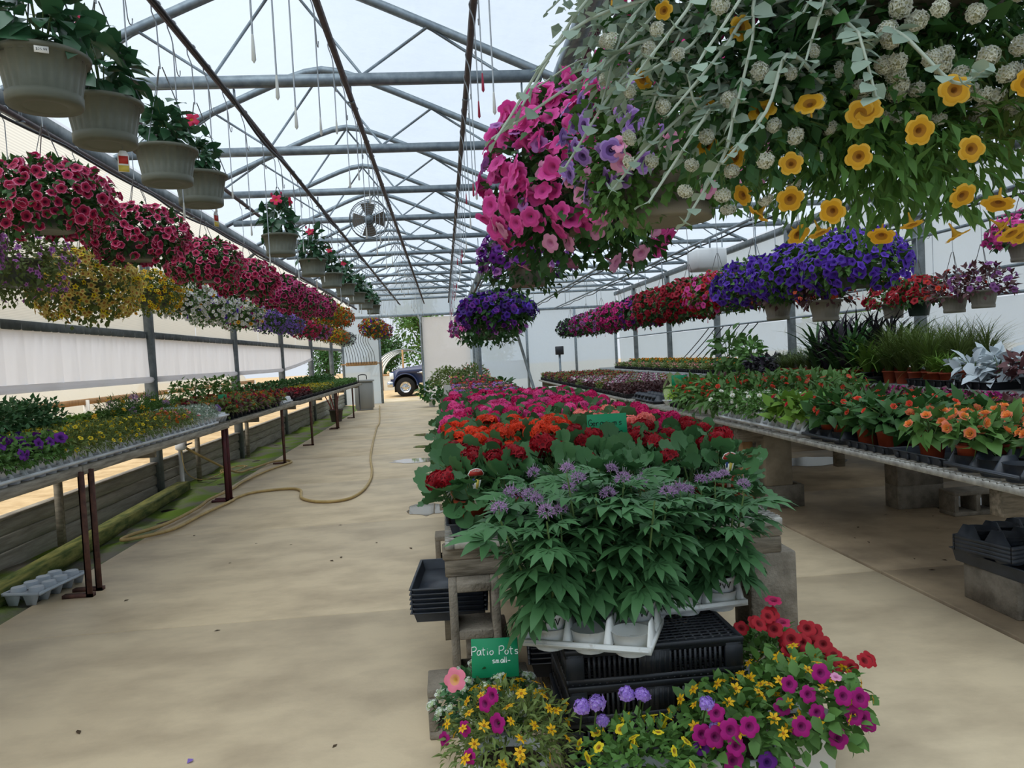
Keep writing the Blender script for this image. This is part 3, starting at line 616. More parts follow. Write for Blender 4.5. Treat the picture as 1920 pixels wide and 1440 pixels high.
def block(loc, orient='flat', rz=0, label=None, group='cinder blocks under the benches'):
    """hollow block .39 x .19 x .19; 'end' stands it on end with the cores facing the aisle"""
    if not BLK:
        t = [bbox(-.195, .195, -.095, -.063, 0, .19, .004), bbox(-.195, .195, .063, .095, 0, .19, .004)] + [bbox(x-.017, x+.017, -.064, .064, 0, .19, .003) for x in (-.178, 0, .178)]
        BLK['flat'] = mk(join(t), 'cinder_block', block_m); BLK['side'] = mk(join(t).rot(R(90), 0, 0).mv((0, .095, .095)), 'cinder_block', block_m)
        BLK['end'] = mk(join(t).rot(R(90), 0, 0).mv((0, .095, 0)).rot(0, R(90), 0).mv((0, 0, .195)), 'cinder_block', block_m)
    return tag(ob('cinder_block', BLK[orient], None, loc, (0, 0, rz)), label, 'block', group)
# centre bench
CX0, CX1, CZ = -.035, 1.29, .73
cb = thing('display_bench', 'long mesh-topped bench on cinder blocks crowded with geraniums', 'bench', (.63, 2.9, 0)); cb.location = (0, 0, 0)
bench_top(cb, CX0, CX1, 2.9, 11.0, CZ); bench_top(cb, CX0, CX1, 11.02, 20.0, CZ)
for y in (2.93, 5.4, 8.2, 10.9, 13.6, 16.4, 19.8):
    ob('cross_timber', mk(bbox(CX0-.012, CX1+.012, y, y+.09, .645, .697, .006), 'cross_timber', woodx), cb); ob('cross_timber', mk(bbox(CX0-.005, CX1+.008, y+.003, y+.087, .578, .646, .006), 'cross_timber', woodx), cb)
for x in (CX0+.03, .6, CX1-.08): ob('stringer', mk(box(x, x+.05, 3.03, 19.8, .645, .695), 'stringer', woody), cb)
first = True
for y in (2.93, 5.4, 8.2, 10.9, 13.6, 16.4, 19.75):
    for x in (.065, 1.165):
        l = 'upright hollow cinder block at the %s end of the geranium bench, cores showing' % 'aisle' if (y == 2.93 and x < 1) else ('grey block standing on end under the bench corner beside the red petunias' if y == 2.93 else 'standing cinder block under the geranium bench, %s support from the front, %s' % (ORD[int((y-2)/2.7)], 'aisle side' if x < 1 else 'inner side'))
        if y == 2.93 and x > 1: block((x+.095, y+.1, .19), 'end', R(90), l); block((x, y+.1, 0), 'flat', 0, 'grey block lying under the bench corner beside the red petunias')
        else:
            block((x, y+(0 if y != 2.93 else .005), .19), 'end', 0, l.replace('at the aisle end', 'at the aisle corner'))
            block((x+.095*0, y+.005, 0), 'side', 0, 'dark hollow block lying under the bench corner by the green pots sign' if y == 2.93 else 'cinder block lying under the geranium bench, %s support from the front, %s' % (ORD[int((y-2)/2.7)], 'aisle side' if x < 1 else 'inner side'))
# left bench
lb = thing('plank_bench', 'long grey plank bench along the roll-up curtain on rusty legs', 'bench', (0, 0, 0))
LZ = .84
for a, b, z in ((1.5, 5.2, LZ), (5.22, 8.64, LZ), (8.68, 12.8, LZ+.012), (12.82, 17.2, LZ), (17.25, 22.3, LZ)):
    for k in range(6): x = -3.36 + k*.158; ob('plank', mk(bbox(x, x+.15, a, b, z-.025, z, .004), 'plank', woody), lb)
    ob('front_rail', mk(bbox(-2.412, -2.372, a, b, z-.055, z+.004, .004), 'front_rail', woody), lb)
def leg(x, y, h, m, foot=True):
    t = [box(x-.02, x+.02, y-.02, y-.012, 0, h), box(x-.02, x-.012, y-.02, y+.02, 0, h)]
    if foot: t.append(box(x-.17, x+.02, y-.02, y+.03, 0, .022))
    return mk(join(t), 'leg', m)
for y, m in ((2.2, rust), (5.16, rust), (5.3, rust), (8.5, maroon), (8.62, maroon), (11.5, rust), (13.9, rust), (17.05, rust), (17.25, rust), (20.2, rust)):
    ob('leg', leg(-2.36 if y < 6 else -2.40, y, LZ-.025, m), lb)
for y in (3.5, 6.6, 10.2, 12.7, 15.4, 18.8, 21.8):
    ob('cross_bar', mk(box(-3.36, -2.43, y, y+.04, LZ-.115, LZ-.025), 'cross_bar', wood), lb); ob('rear_leg', mk(box(-3.25, -3.2, y, y+.05, 0, LZ-.115), 'rear_leg', wood), lb)
# right bench
RX0, RX1, RZ = 2.38, 4.02, .75
rb = thing('mesh_bench', 'wide mesh-topped bench of begonias and impatiens on wood and block piers', 'bench', (0, 0, 0))
bench_top(rb, RX0, RX1, 2.4, 9.9, RZ); bench_top(rb, RX0, RX1, 10.1, 19.5, RZ)
for y in (3.2, 6.3, 9.2, 10.5, 13.5, 16.5, 19.2):
    ob('cross_timber', mk(bbox(RX0+.06, RX1-.02, y, y+.09, .578, RZ-.033, .006), 'cross_timber', woodx), rb)
for y, m in ((6.36, wood_new), (9.2, wood), (10.5, wood_new), (13.5, wood)):
    ob('post', mk(bbox(2.5, 2.59, y, y+.09, 0, RZ-.125, .005), 'post', m), rb)
ob('pier', mk(bbox(2.66, 2.9, 6.28, 6.47, .188, RZ-.125, .01), 'pier', mat('pale_concrete_pier', 'ab9f8b', .9, '8f8573', 7)), rb)
block((2.80, 6.375, 0), 'flat', 0, 'cinder block footing under the pale concrete pier'); 
for x, y, z, o, l in ((3.8, 6.0, 0, 'flat', 'bottom block of the stack standing alone under the begonia bench'), (4.03, 5.64, .0, 'side', 'block with open core leaning against the stack under the begonia bench'), (3.8, 6.0, .19, 'flat', 'second block of the stack under the begonia bench'), (3.8, 6.0, .38, 'side', 'upper block of the stack under the begonia bench')): block((x, y, z), o, 0, l)
ob('shim_board', mk(box(3.65, 3.95, 5.95, 6.13, .57, RZ-.035), 'shim_board', wood), rb)
for k, y in enumerate((3.2, 9.2, 10.5, 13.5, 16.5, 19.2)): block((3.8, y+.05, 0), 'flat', 0, 'lower cinder block, %s inner support of the begonia bench' % ORD[k]); block((3.8, y-.05, .19), 'end', 0, 'standing cinder block, %s inner support of the begonia bench' % ORD[k])
# raised bench on the right
hb = thing('raised_bench', 'raised grey tarp-covered bench with ornamental grasses along the right wall', 'bench', (0, 0, 0))
tarp = mat('grey_tarp', '8a8d8c', .6, '6d706f', 4, bump=.2, bs=10)
HX0, HX1, HZ = 4.15, 5.75, .95
gx = np.arange(3.0, 20.6, .25); V = []
for y in gx:
    s = .012*math.sin(y*3)+.01*math.sin(y*8)
    V += [(HX1, y, HZ), (HX0+.02, y, HZ), (HX0, y, HZ-.02), (HX0-.01+s, y, HZ-.17+.4*s), (HX0+.02+s, y, HZ-.18+.4*s)]
ob('tarp_cover', mk(T(V, [(j*5+k, j*5+k+1, (j+1)*5+k+1, (j+1)*5+k) for j in range(len(gx)-1) for k in range(4)]), 'tarp_cover', tarp, True), hb)
ob('table_top', mk(box(HX0+.03, HX1, 3, 20.5, HZ-.05, HZ-.004), 'table_top', wood), hb)
for y in np.arange(3.3, 20.5, 2.4):
    for x in (HX0+.1, HX1-.15): ob('leg', mk(box(x, x+.09, y, y+.09, 0, HZ-.05), 'leg', wood), hb)
    ob('fascia_board', mk(box(HX0+.045, HX0+.075, y, y+2.38, .62, HZ-.18), 'fascia_board', knee_m), hb)
# ------------------------------------------------------------------ trays
def carrierT(nx=3, ny=2, p=.13, r=.061, plate=.03, cup=.052):
    W, D = nx*p, ny*p; ts = []; h = .045
    for i in range(nx):
        for j in range(ny):
            x, y = (i-(nx-1)/2)*p, (j-(ny-1)/2)*p
            ts.append(lathe([(r*.82, .0), (r*.9, plate), (r, cup), (r+.003, cup), (r*.97, cup), (r*.8, .004)], 14).mv((x, y, 0))); ts.append(disc(r*.82, .002, 14).mv((x, y, 0)))
    def strip(x0, x1, y0, y1, z): return T([(x0, y0, z), (x1, y0, z), (x1, y1, z), (x0, y1, z)], [(0, 1, 2, 3)])
    # skirt rim
    ts += [box(-W/2-.008, W/2+.008, -D/2-.008, -D/2+.004, plate-.008, plate+.012), box(-W/2-.008, W/2+.008, D/2-.004, D/2+.008, plate-.008, plate+.012), box(-W/2-.008, -W/2+.004, -D/2, D/2, plate-.008, plate+.012), box(W/2-.004, W/2+.008, -D/2, D/2, plate-.008, plate+.012)]
    # plate between the cups (grid of bars) and upright arched dividers
    for i in range(nx+1):
        x = (i-nx/2)*p; e = .5 if i in (0, nx) else 1; x += .002 if i == 0 else (-.002 if i == nx else 0)
        ts.append(box(x-.014*e+.006*(i == 0), x+.014*e-.006*(i == nx), -D/2, D/2, plate, plate+.004))
        for j in range(ny):
            y = (j-(ny-1)/2)*p
            w, u = .012*e, .004*e
            ts.append(T([(x-w, y-p/2+.006, plate), (x-u, y-.03, plate+.075), (x-u, y+.03, plate+.075), (x-w, y+p/2-.006, plate), (x+w, y-p/2+.006, plate), (x+u, y-.03, plate+.075), (x+u, y+.03, plate+.075), (x+w, y+p/2-.006, plate)], [(0, 1, 2, 3), (7, 6, 5, 4), (1, 5, 6, 2), (0, 4, 5, 1), (2, 6, 7, 3)]))
    for j in range(ny+1): y = (j-ny/2)*p; ts.append(box(-W/2, W/2, y-.014, y+.014, plate, plate+.004))
    return join(ts)
CAR = {}
def cup(loc, rz, i, j, p=.13, nx=3):
    x, y = (i-(nx-1)/2)*p, (j-.5)*p
    return (loc[0]+x*math.cos(rz)-y*math.sin(rz), loc[1]+x*math.sin(rz)+y*math.cos(rz))
def carrier(m, loc, label, rz=0, rot=None, name='pot_carrier', group='plastic pot carriers'):
    if m.name not in CAR: CAR[m.name] = mk(carrierT(p=.16, r=.076, cup=.08) if m == slate_p else carrierT(cup=.07 if m == white_pd else .052), 'pot_carrier', m)
    return tag(ob(name, CAR[m.name], None, loc, rot or (0, 0, rz)), label, 'tray', group)
def flatT(w=.54, d=.27, h=.062, ribs=True):
    t = .004; ts = [box(-w/2+.012, w/2-.012, -d/2+.012, d/2-.012, 0, .004)]
    for s in (-1, 1):
        ts.append(T([(-w/2+.012, s*(d/2-.012), 0), (w/2-.012, s*(d/2-.012), 0), (w/2, s*d/2, h), (-w/2, s*d/2, h)], [(0, 1, 2, 3)])); ts.append(T([(s*(w/2-.012), -d/2+.012, 0), (s*(w/2-.012), d/2-.012, 0), (s*w/2, d/2, h), (s*w/2, -d/2, h)], [(0, 1, 2, 3)]))
        ts.append(box(-w/2-.01, w/2+.01, min(s*d/2, s*(d/2+.012)), max(s*d/2, s*(d/2+.012)), h-.004, h)); ts.append(box(min(s*w/2, s*(w/2+.012)), max(s*w/2, s*(w/2+.012)), -d/2, d/2, h-.004, h))
        if ribs: ts += [box(x-.006, x+.006, min(s*(d/2-.01), s*(d/2+.004)), max(s*(d/2-.01), s*(d/2+.004)), .0, h-.004) for x in np.arange(-w/2+.045, w/2, .09)]
    return join(ts)
FLAT = {'black': mk(flatT(), 'flat_tray', blk_p), 'slate': mk(flatT(.46, .34, .045), 'flat_tray', slate_p), 'two': mk(flatT(.33, .19, .045), 'flat_tray', slate_p), 'three': mk(flatT(.49, .19, .045), 'flat_tray', slate_p), 'nestb': mk(flatT(.54, .27, .062, False), 'flat_tray', blk_p), 'nests': mk(flatT(.46, .3, .045, False), 'flat_tray', slate_p)}
def flat(loc, label, rz=0, m='black', group='nursery flats', rot=None):
    return tag(ob('flat_tray', FLAT[m], None, loc, rot or (0, 0, rz)), label, 'tray', group)
# a planted flat: tray plus one mound mesh
PF = {}
def flatbed(loc, label, key, rz=R(90), leaf='oval', lm=L_MID, fl=(), h=.14, n=620, s=.045, group=None, cat='plant flat', v=0, size=.02, low='s', pot='black'):
    k = (key, v)
    if k not in PF:
        P = rng.uniform((-.25, -.12, .05), (.25, .12, h), (n, 3)); P[:, 2] *= 1 - .35*(np.abs(P[:, 0])/.26)**4
        ld = np.stack([P[:, 0]*1.6, P[:, 1]*3, np.full(n, .25)], 1) + rng.normal(size=(n, 3))*.6
        f = mk(scatter(LEAVES[leaf], P, bas_x(ld, np.array([0, 0, 1.])+rng.normal(size=(n, 3))*.4), s*rng.uniform(.7, 1.2, n)), 'foliage', lm, True)
        b = None
        if fl:
            ts = []; ms = []
            for fk, fn in fl:
                Q = rng.uniform((-.28, -.15, h*.75), (.28, .15, h*1.15), (fn, 3)); d = np.stack([Q[:, 0], Q[:, 1]*2, np.full(fn, .6)], 1) + rng.normal(size=(fn, 3))*.25
                t = scatter(LOWT[low], Q, bas_z(d), size*rng.uniform(.8, 1.2, fn)); t.MI = t.MI+len(ms); ms += B[fk]['mats']; ts.append(t)
            b = mk(join(ts), 'blossoms', ms, True)
        PF[k] = (f, b)
    t = thing('plant_flat', label, cat, loc, rz, group); ob('tray', FLAT[pot], t); o = ob('foliage', PF[k][0], t); o['kind'] = 'stuff'
    if PF[k][1]: o = ob('blossoms', PF[k][1], t); o['kind'] = 'stuff'
    return t
# ------------------------------------------------------------------ centre bench: geraniums
GCOL = {'g_dark': 'dark red', 'g_orange': 'orange red', 'g_magenta': 'magenta', 'g_rose': 'rose pink', 'g_coral': 'coral'}
def gcol(x, y):
    if y < 3.62: return 'g_dark'
    if x > .72 and 4.0 < y < 5.0: return 'g_coral' if x < 1.15 else 'g_magenta'
    if y < 4.05: return 'g_orange' if x < .5 else 'g_dark'
    if y < 4.75: return 'g_orange' if x < .72 else 'g_magenta'
    return random.choice(['g_rose', 'g_magenta'])
# tag template: scalloped red head on a white stake
def tagT(s=1.0):
    out = [(.028*math.cos(a)*(1+.06*math.cos(8*a)), .028*math.sin(a)*(.72)+.075) for a in np.linspace(-.35, PI+.35, 18)]
    body = [(-.02, .05), (-.012, .02), (-.008, -.05), (.008, -.05), (.012, .02), (.02, .05)]
    t = prism([(x, z) for x, z in out] , -.0006, .0006, 'y', 1) + prism(body, -.0006, .0006, 'y', 0) + prism([(x*1.12, (z-.075)*1.12+.075) for x, z in out], .0007, .0012, 'y', 0)
    t = t + prism([(.0, .055), (.013, .05), (.007, .012), (-.002, .018)], -.0012, -.0007, 'y', 2) + prism([(-.018, .055), (-.006, .058), (-.008, .035), (-.015, .033)], -.0012, -.0007, 'y', 3)
    return t.sc(s)
TAG = mk(tagT(), 'plant_tag', [tag_w, tag_r, tag_y, tag_b]); TAGTXT = text_mesh('Calliope', .011, tag_w, .0003, 1)
yv = 3.08; row = 0
while yv < 8.6:
    for c in range(7):
        x = .075 + c*.19 + random.uniform(-.02, .02); y = yv + random.uniform(-.02, .02)
        if row == 0: x, y = (.078, .224, .455, .60, .745, .977, 1.123)[c], 3.07
        g = gcol(x, y); near = row < 2
        nh = (2 if x < .3 else (1 if c in (5, 6) else 0)) if row == 0 else ((4 if x < .62 else 1) if row == 1 else (2 if row < 4 and x > .75 else 4))
        lab = ('%s geranium, %s row from the bench front, %s from the aisle edge' % (GCOL[g] if nh else 'unflowering green', ORD[row], ORD[c]))
        if row == 0 and c == 0: lab = 'dark red geranium in terracotta pot at the bench corner above the hollow upright block'
        if row == 0 and c == 6: lab = 'leafy geranium with red tag at the bench corner by the concrete pier'
        t = plant('geranium', 'geran', (x, y, CZ+(.006 if row == 0 else .0005)), lab, 'geranium', 'geraniums on the centre bench', 'terra', v=(row*7+c) % 4, sc=random.uniform(.95, 1.12), indleaf=near, lm=None)
        pts = []
        for k in range(nh):
            a = rng.uniform(0, 6.28); q = rng.uniform(.01, .1); pts.append((q*math.cos(a), q*math.sin(a), .255 + rng.uniform(-.05, .05)))
        if row == 0 and c == 0:
            t.rotation_euler = (0, 0, 0); pts = [(-.13, -.03, .2), (-.1, -.06, .21), (-.07, .02, .22), (.03, .07, .27)]
        if row == 0 and c == 6: t.rotation_euler = (0, 0, 0)
        if pts: place_fl(t, g, pts, [(p[0]*2, p[1]*2-.1, .5) for p in pts], .95 if row < 6 else 1.0)
        if row == 0 and c in (0, 6):
            q = ob('plant_tag', TAG, t, (.02 if c == 0 else -.01, -.085, .155), (R(8), 0, R(8))); q['label'] = 'red and white plant tag'; ob('lettering', TAGTXT, q, (0, -.0008, .088), (R(90), 0, 0))
    row += 1; yv += .21 if row < 12 else .25
for x, l, k in ((.15, 'aisle corner', 'two'), (.60, 'middle', 'three'), (1.05, 'far corner', 'two')): flat((x, 3.07, CZ+.0015), 'slate plastic tray under terracotta geraniums, %s of the bench front' % l, 0, k, 'slate trays on the centre bench')
# farther flats on the centre bench
spec = [('impp', 'flat of purple impatiens on the far centre bench', L_MID, (('mauve', 46), ('lilac', 16))), ('impo', 'flat of orange and red blooms on the far centre bench', L_BRONZE, (('orange', 34), ('red', 14))), ('imps', 'flat of salmon pink impatiens on the far centre bench', L_MID, (('salmonpink', 34), ('hotpink', 16))),
        ('imy', 'flat of yellow and magenta blooms on the far centre bench', L_MID, (('cyellow', 26), ('hotpink', 20))), ('imd', 'flat of dark green foliage on the far centre bench', L_DARK, ()), ('imr', 'flat of dark red blooms on the far centre bench', L_BRONZE, (('redpink', 40),))]
yv = 8.85; r = 0
order = [3, 0, 2, 1, 0, 5, 1, 2, 0, 4, 5, 1, 4, 5, 4, 1, 5, 4]
while yv < 19.6:
    for c, x in enumerate((.27, .63, .99)):
        k, l, lm, fl = spec[(order[r % 18] + (1 if c == 1 and r % 3 == 0 else 0)) % 6]
        if c == 2 and min(abs(yv-20.34), abs(yv-24)) < .35: continue
        flatbed((x, yv, CZ+.0005), l.replace(' on the far centre bench', ', %s row past the geraniums, %s' % (ORD[r], ('aisle side', 'middle', 'inner side')[c])), k, R(90), 'oval', lm, fl, .17 if r % 4 else .2, 500, .05, 'flats on the far centre bench', v=r % 2, size=.028)
    yv += .585; r += 1
# ------------------------------------------------------------------ cleome on black crates
def crateT(w=.58, d=.4, h=.118):
    ts = [bbox(-w/2+i*(w-.06), -w/2+.06+i*(w-.06), -d/2+j*(d-.02), -d/2+.02+j*(d-.02), 0, h-.004, .003) for i in (0, 1) for j in (0, 1)]
    for s in (-1, 1):
        y0, y1 = sorted((s*d/2, s*(d/2-.008))); x0, x1 = sorted((s*w/2, s*(w/2-.008)))
        ts += [box(-w/2, w/2, y0, y1, z, z+.022) for z in (0, h-.026)] + [box(x0, x1, -d/2, d/2, z, z+.022) for z in (0, h-.026)]
        ts += [box(x-.004, x+.004, y0, y1, .022, h-.026) for x in np.arange(-w/2+.075, w/2-.06, .0165)] + [box(x0, x1, y-.004, y+.004, .022, h-.026) for y in np.arange(-d/2+.035, d/2-.02, .03)]
        ts += [box(-.05, .05, y0, y1, .02, h-.02)]
    ts += [box(-w/2, w/2, y-.003, y+.003, .002, .006) for y in np.arange(-d/2+.02, d/2, .022)] + [box(x-.003, x+.003, -d/2, d/2, .002, .007) for x in np.arange(-w/2+.02, w/2, .022)]
    return join(ts)
CR = mk(crateT(), 'slatted_sides', blk_p); LIDT = mk(join([box(-.29, .29, y-.005, y+.005, 0, .005) for y in np.arange(-.19, .2, .025)] + [box(x-.004, x+.004, -.2, .2, -.002, .004) for x in np.arange(-.28, .29, .03)] + [bbox(-.292, .292, -.202, -.185, -.01, .008, .002), bbox(-.292, .292, .185, .202, -.01, .008, .002), bbox(-.292, -.275, -.2, .2, -.01, .008, .002), bbox(.275, .292, -.2, .2, -.01, .008, .002)]), 'grid_base', blk_p)
CRX, CRY = .62, 2.58
for k, l in enumerate(('lowest', 'second', 'third', 'topmost')):
    t = thing('plastic_crate', 'black slatted plastic crate, %s of the stack under the tall leafy plants' % l, 'crate', (CRX + (.006, -.008, .004, 0)[k], CRY, k*.119), (.02, -.015, .01, 0)[k], 'stack of black crates')
    ob('slatted_sides', CR, t); ob('grid_base', LIDT, t, (0, 0, .111))
CT = 4*.119
# stack of black trays left of the crates
for k in range(7): flat((.42, 3.12, .19+k*.02), 'black tray, %s from the bottom of the nested stack beside the crates' % ORD[k], R(78), 'nestb', 'black trays beside the crates', (0, 0, R(86)))
block((.42, 3.12, 0.0), 'flat', R(86), 'cinder block holding the black tray stack beside the crates')
for k in range(6): flat((-.02, 3.43, .319+k*.02), 'slate tray, %s from the bottom of the nested stack poking into the aisle' % ORD[k], 0, 'nests', 'slate trays under the bench corner', (0, 0, R(86)))
block((.125, 3.42, 0), 'side', R(90), 'cinder block under the slate tray stack below the bench corner'); block((.03, 3.36, .19-.0), 'flat', R(90), 'upper cinder block under the slate tray stack') if False else None
ob('support_board', mk(box(-.06, .12, 3.34, 3.5, .188, .319), 'support_board', wood), cb)
# white carriers with cleome pots
c1 = (.44, 2.44, CT+.0005); c2 = (.80, 2.71, CT+.0005)
carrier(white_pd, c1, 'white plastic pot carrier with empty cups jutting over the crate edge', R(-24)); carrier(white_pd, c2, 'white plastic pot carrier holding leafy pots at the crate stack corner', R(6))
carrier(white_pd, (.12, 2.9-.14, .42), 'white plastic pot carrier half hidden behind the tall leafy plants', 0) if False else None
K['cleo'] = dict(l='palm', m=L_BLUE, n=1, rx=.1, rz=.2, s=.1, zc=0)
PWT = text_mesh('PW', .034, ink, .0003)
def cleome(x, y, z, h, nl, heads, label, lean=(0, 0), txt=True):
    pm, pr, ph = pot_mesh('white'); t = thing('potted_cleome', label, 'potted plant', (x, y, z), 0, 'tall leafy plants on the crates'); ob('pot', pm, t)
    if txt: q = ob('lettering', PWT, t, (0, -.0535, .088), (R(90-5), 0, 0)); q['label'] = 'black letters PW on white pot'
    P, ld, nn = [], [], []
    for s in range(4):
        a = s*PI/2 + rng.uniform(-.5, .5); top = np.array([.10*math.cos(a)+lean[0], .10*math.sin(a)+lean[1], h*rng.uniform(.85, 1.0)])
        b = np.array([.02*math.cos(a), .02*math.sin(a), ph*.9]); ob('stem', mk(tube([b, (b+top)/2+np.array([.015*math.cos(a), .015*math.sin(a), .02]), top], [.0045, .004, .003], 5, False), 'stem', stem_m, True), t)
        for k in range(nl):
            u = .12 + .9*k/nl; p = b + (top-b)*min(u, 1); an = k*2.4 + s*1.1
            P.append(p); ld.append((math.cos(an), math.sin(an), .25 - .9*(1-u) + rng.uniform(-.2, .2))); nn.append((rng.normal()*.2, rng.normal()*.2, 1))
        if s < heads: place_fl(t, 'cleome', [top + np.array([0, 0, .03])], [(rng.normal()*.2, rng.normal()*.2, 1)], .62)
    place_leaves(t, 'palm', L_BLUE, P, ld, nn, .115)
for i, (cc, rz, a, b, h, nl, hd, ln) in enumerate(((c1, R(-24), 0, 0, .45, 15, 4, (-.05, -.02)), (c1, R(-24), 0, 1, .50, 15, 4, (-.05, 0)), (c1, R(-24), 1, 1, .53, 17, 3, (0, 0)), (c2, R(6), 0, 1, .52, 15, 2, (-.04, 0)), (c2, R(6), 0, 0, .44, 15, 2, (.02, 0)), (c2, R(6), 2, 0, .42, 15, 3, (.0, 0)), (c1, R(-24), 2, 1, .46, 15, 3, (.02, 0)), (c2, R(6), 2, 1, .42, 12, 2, (.0, 0)))):
    (x, y), z = cup(cc, rz, a, b), CT+.006
    cleome(x, y, z, h, nl, hd, ['leafy lilac-flowered plant at the white carrier end above the pots sign', 'tall leafy plant with lilac flowers behind the one above the pots sign', 'tallest leafy plant in a white pot in the middle of the crates', 'leafy plant tucked behind the middle one on the crates', 'leafy plant with lilac heads in the corner white carrier, open palmate leaf in front', 'leafy plant spreading over the crate corner towards the red petunias', 'leafy lilac-flowered plant between the two white carriers on the crates', 'low leafy plant in a white pot at the back corner of the crates'][i], ln)
# ------------------------------------------------------------------ patio pots in front
def patio(loc, kind, fl, label, lo=0.05, sc=1.0, lm=None, v=0): return plant('patio_pot', kind, loc, label, 'potted flowers', 'white patio pots on the floor', 'patio', fl=fl, ind=True, lo=lo, sc=sc, lm=lm, v=v, rz=0)
t = patio((.13, 2.22, 0), 'patiofern', (('bidens', 46, .019),), 'white pot of yellow star flowers and magenta petunias beside the green pots sign', .2, v=0)
place_fl(t, 'magenta', [(-.16, -.1, 0.250), (-.19, -.02, 0.320), (-.13, -.09, 0.380), (-.07, -.1, 0.450), (-.2, -.06, 0.220), (-.12, -.15, 0.330), (-.05, -.12, 0.480), (-.04, -.14, 0.410)], [(-1, -1, 0.350)]*8, .025); place_fl(t, 'salmonpink', [(-.15, -.04, 0.500)], [(-.5, -1, 0.550)], .032); place_fl(t, 'lilac', [(-.2, -.08, 0.160), (-.18, -.12, 0.140)], [(-1, -.5, -.6)]*2, .022)
t = patio((.48, 2.04, 0), 'patio', (('cyellow', 26, .017),), 'low pot of lilac verbena heads and small yellow blooms in front of the crates', .1, .9, v=1)
place_fl(t, 'verbena', [(-.15, .05, 0.430), (-.12, -.02, 0.470), (.03, .06, 0.440), (.02, .05, 0.450), (.19, .0, 0.430), (.22, .02, 0.350), (-.08, -.18, 0.290), (-.1, .02, 0.400), (-.02, .06, 0.450)], [(0, -.6, 1)]*9, .95)
t = patio((.79, 2.16, 0), 'patiobroad', (('bidens', 34, .019),), 'white pot of yellow star flowers over magenta petunias, petunias trailing down its side', .35, .95, v=0)
place_fl(t, 'magenta', [(-.11, -.15, 0.350), (-.07, -.16, 0.370), (-.02, -.17, 0.380), (-.06, -.17, 0.330), (-.07, -.17, 0.290), (.1, -.17, 0.230), (.04, -.16, 0.190), (-.14, -.13, 0.350), (-.02, -.16, 0.160), (.14, -.14, 0.350), (-.1, -.14, 0.410)], [(0, -1, 0.350)]*11, .027); place_fl(t, 'purple', [(-.14, -.12, 0.310), (.03, -.16, 0.270)], [(0, -1, 0.250)]*2, .025)
t = patio((1.04, 2.26, 0), 'patiobroad', (('bidens', 44, .019),), 'white pot of magenta petunias and yellow star flowers at the corner of the group', .15, 1.05, v=1)
place_fl(t, 'magenta', [(-.1, -.15, 0.430), (-.05, -.16, 0.400), (.05, -.17, 0.390), (.1, -.17, 0.380), (-.12, -.14, 0.360), (.02, -.19, 0.280), (.08, -.17, 0.330), (-.03, -.17, 0.350), (.12, -.15, 0.310), (-.09, -.16, 0.310), (.0, -.14, 0.450), (.15, -.12, 0.280)], [(0, -1, 0.400)]*12, .027); place_fl(t, 'palepink', [(.04, -.15, 0.440)], [(0, -.4, 1)], .02)
t = patio((1.08, 2.58, 0), 'patio', (), 'pot of bright red petunias behind the magenta ones by the bench block', 0, 1.05, v=0)
P = [(-.1+.06*math.sin(k*2.1)+.014*k, -.12-.05*math.cos(k*1.7), .50-.008*k+.035*math.sin(k*2.6)) for k in range(26)]; place_fl(t, 'red', P, [(random.uniform(-.4, .4), -.8, .8) for _ in P], .03)
place_fl(t, 'redpink', [(-.02, -.1, 0.550), (.0, -.12, 0.480)], [(0, -.3, 1)]*2, .026)
t = patio((.08, 2.46, 0), 'patio', (('euphorbia', 40, .62),), 'pot of airy white flowers standing behind the green pots sign', .1, .85, lm=L_BLUE, v=2)
for k in t.children: k.location.z += .02 if not k.name.startswith('pot') else 0
# signs with handwriting
GL = {'P': [[(0, 0), (.02, 1)], [(0, .95), (.45, 1), (.6, .75), (.4, .5), (.05, .45)]], 'a': [[(.5, .5), (.25, .55), (.05, .3), (.15, .02), (.4, .1), (.5, .5), (.55, .0)]], 't': [[(.2, .9), (.2, .1), (.35, 0)], [(0, .6), (.45, .62)]], 'i': [[(.1, .5), (.12, 0)], [(.11, .7), (.13, .74)]],
      'o': [[(.3, .5), (.08, .3), (.2, 0), (.45, .1), (.5, .38), (.3, .5)]], 's': [[(.45, .48), (.2, .5), (.1, .35), (.4, .2), (.35, .02), (.05, .03)]], 'm': [[(0, 0), (.02, .5)], [(.02, .35), (.2, .5), (.28, 0)], [(.28, .35), (.45, .5), (.55, 0)]], 'l': [[(.1, 1), (.12, 0)]], '-': [[(.05, .3), (.5, .32)]],
      'G': [[(.6, .85), (.3, 1), (.05, .6), (.2, .05), (.55, .1), (.6, .45), (.35, .45)]], 'e': [[(.05, .28), (.48, .3), (.3, .5), (.08, .3), (.2, .02), (.48, .08)]], 'r': [[(.05, .5), (.08, 0)], [(.07, .35), (.25, .5), (.42, .45)]], 'n': [[(.02, 0), (.04, .5)], [(.04, .35), (.3, .5), (.42, 0)]], 'u': [[(.05, .5), (.08, .1), (.3, 0), (.45, .3)], [(.45, .5), (.5, 0)]], ' ': []}
def handT(s, size, r, step=.62):
    ts = []; x = 0
    for ch in s:
        for st in GL[ch]:
            if len(st) > 2: st = [tuple(q) for q in smooth_path([(a, 0, b) for a, b in st], 4)]
            else: st = [(a, 0, b) for a, b in st]
            ts.append(tube([((x+a)*size, 0, b*size) for a, _, b in st], r, 4))
        x += .3 if ch in 'il' else (.85 if ch == 'm' else step)
    t = join(ts); c = (t.V.max(0)+t.V.min(0))/2; t.V = t.V - c*np.array([1, 0, 1]); t.V[:, 1] *= .4; return t
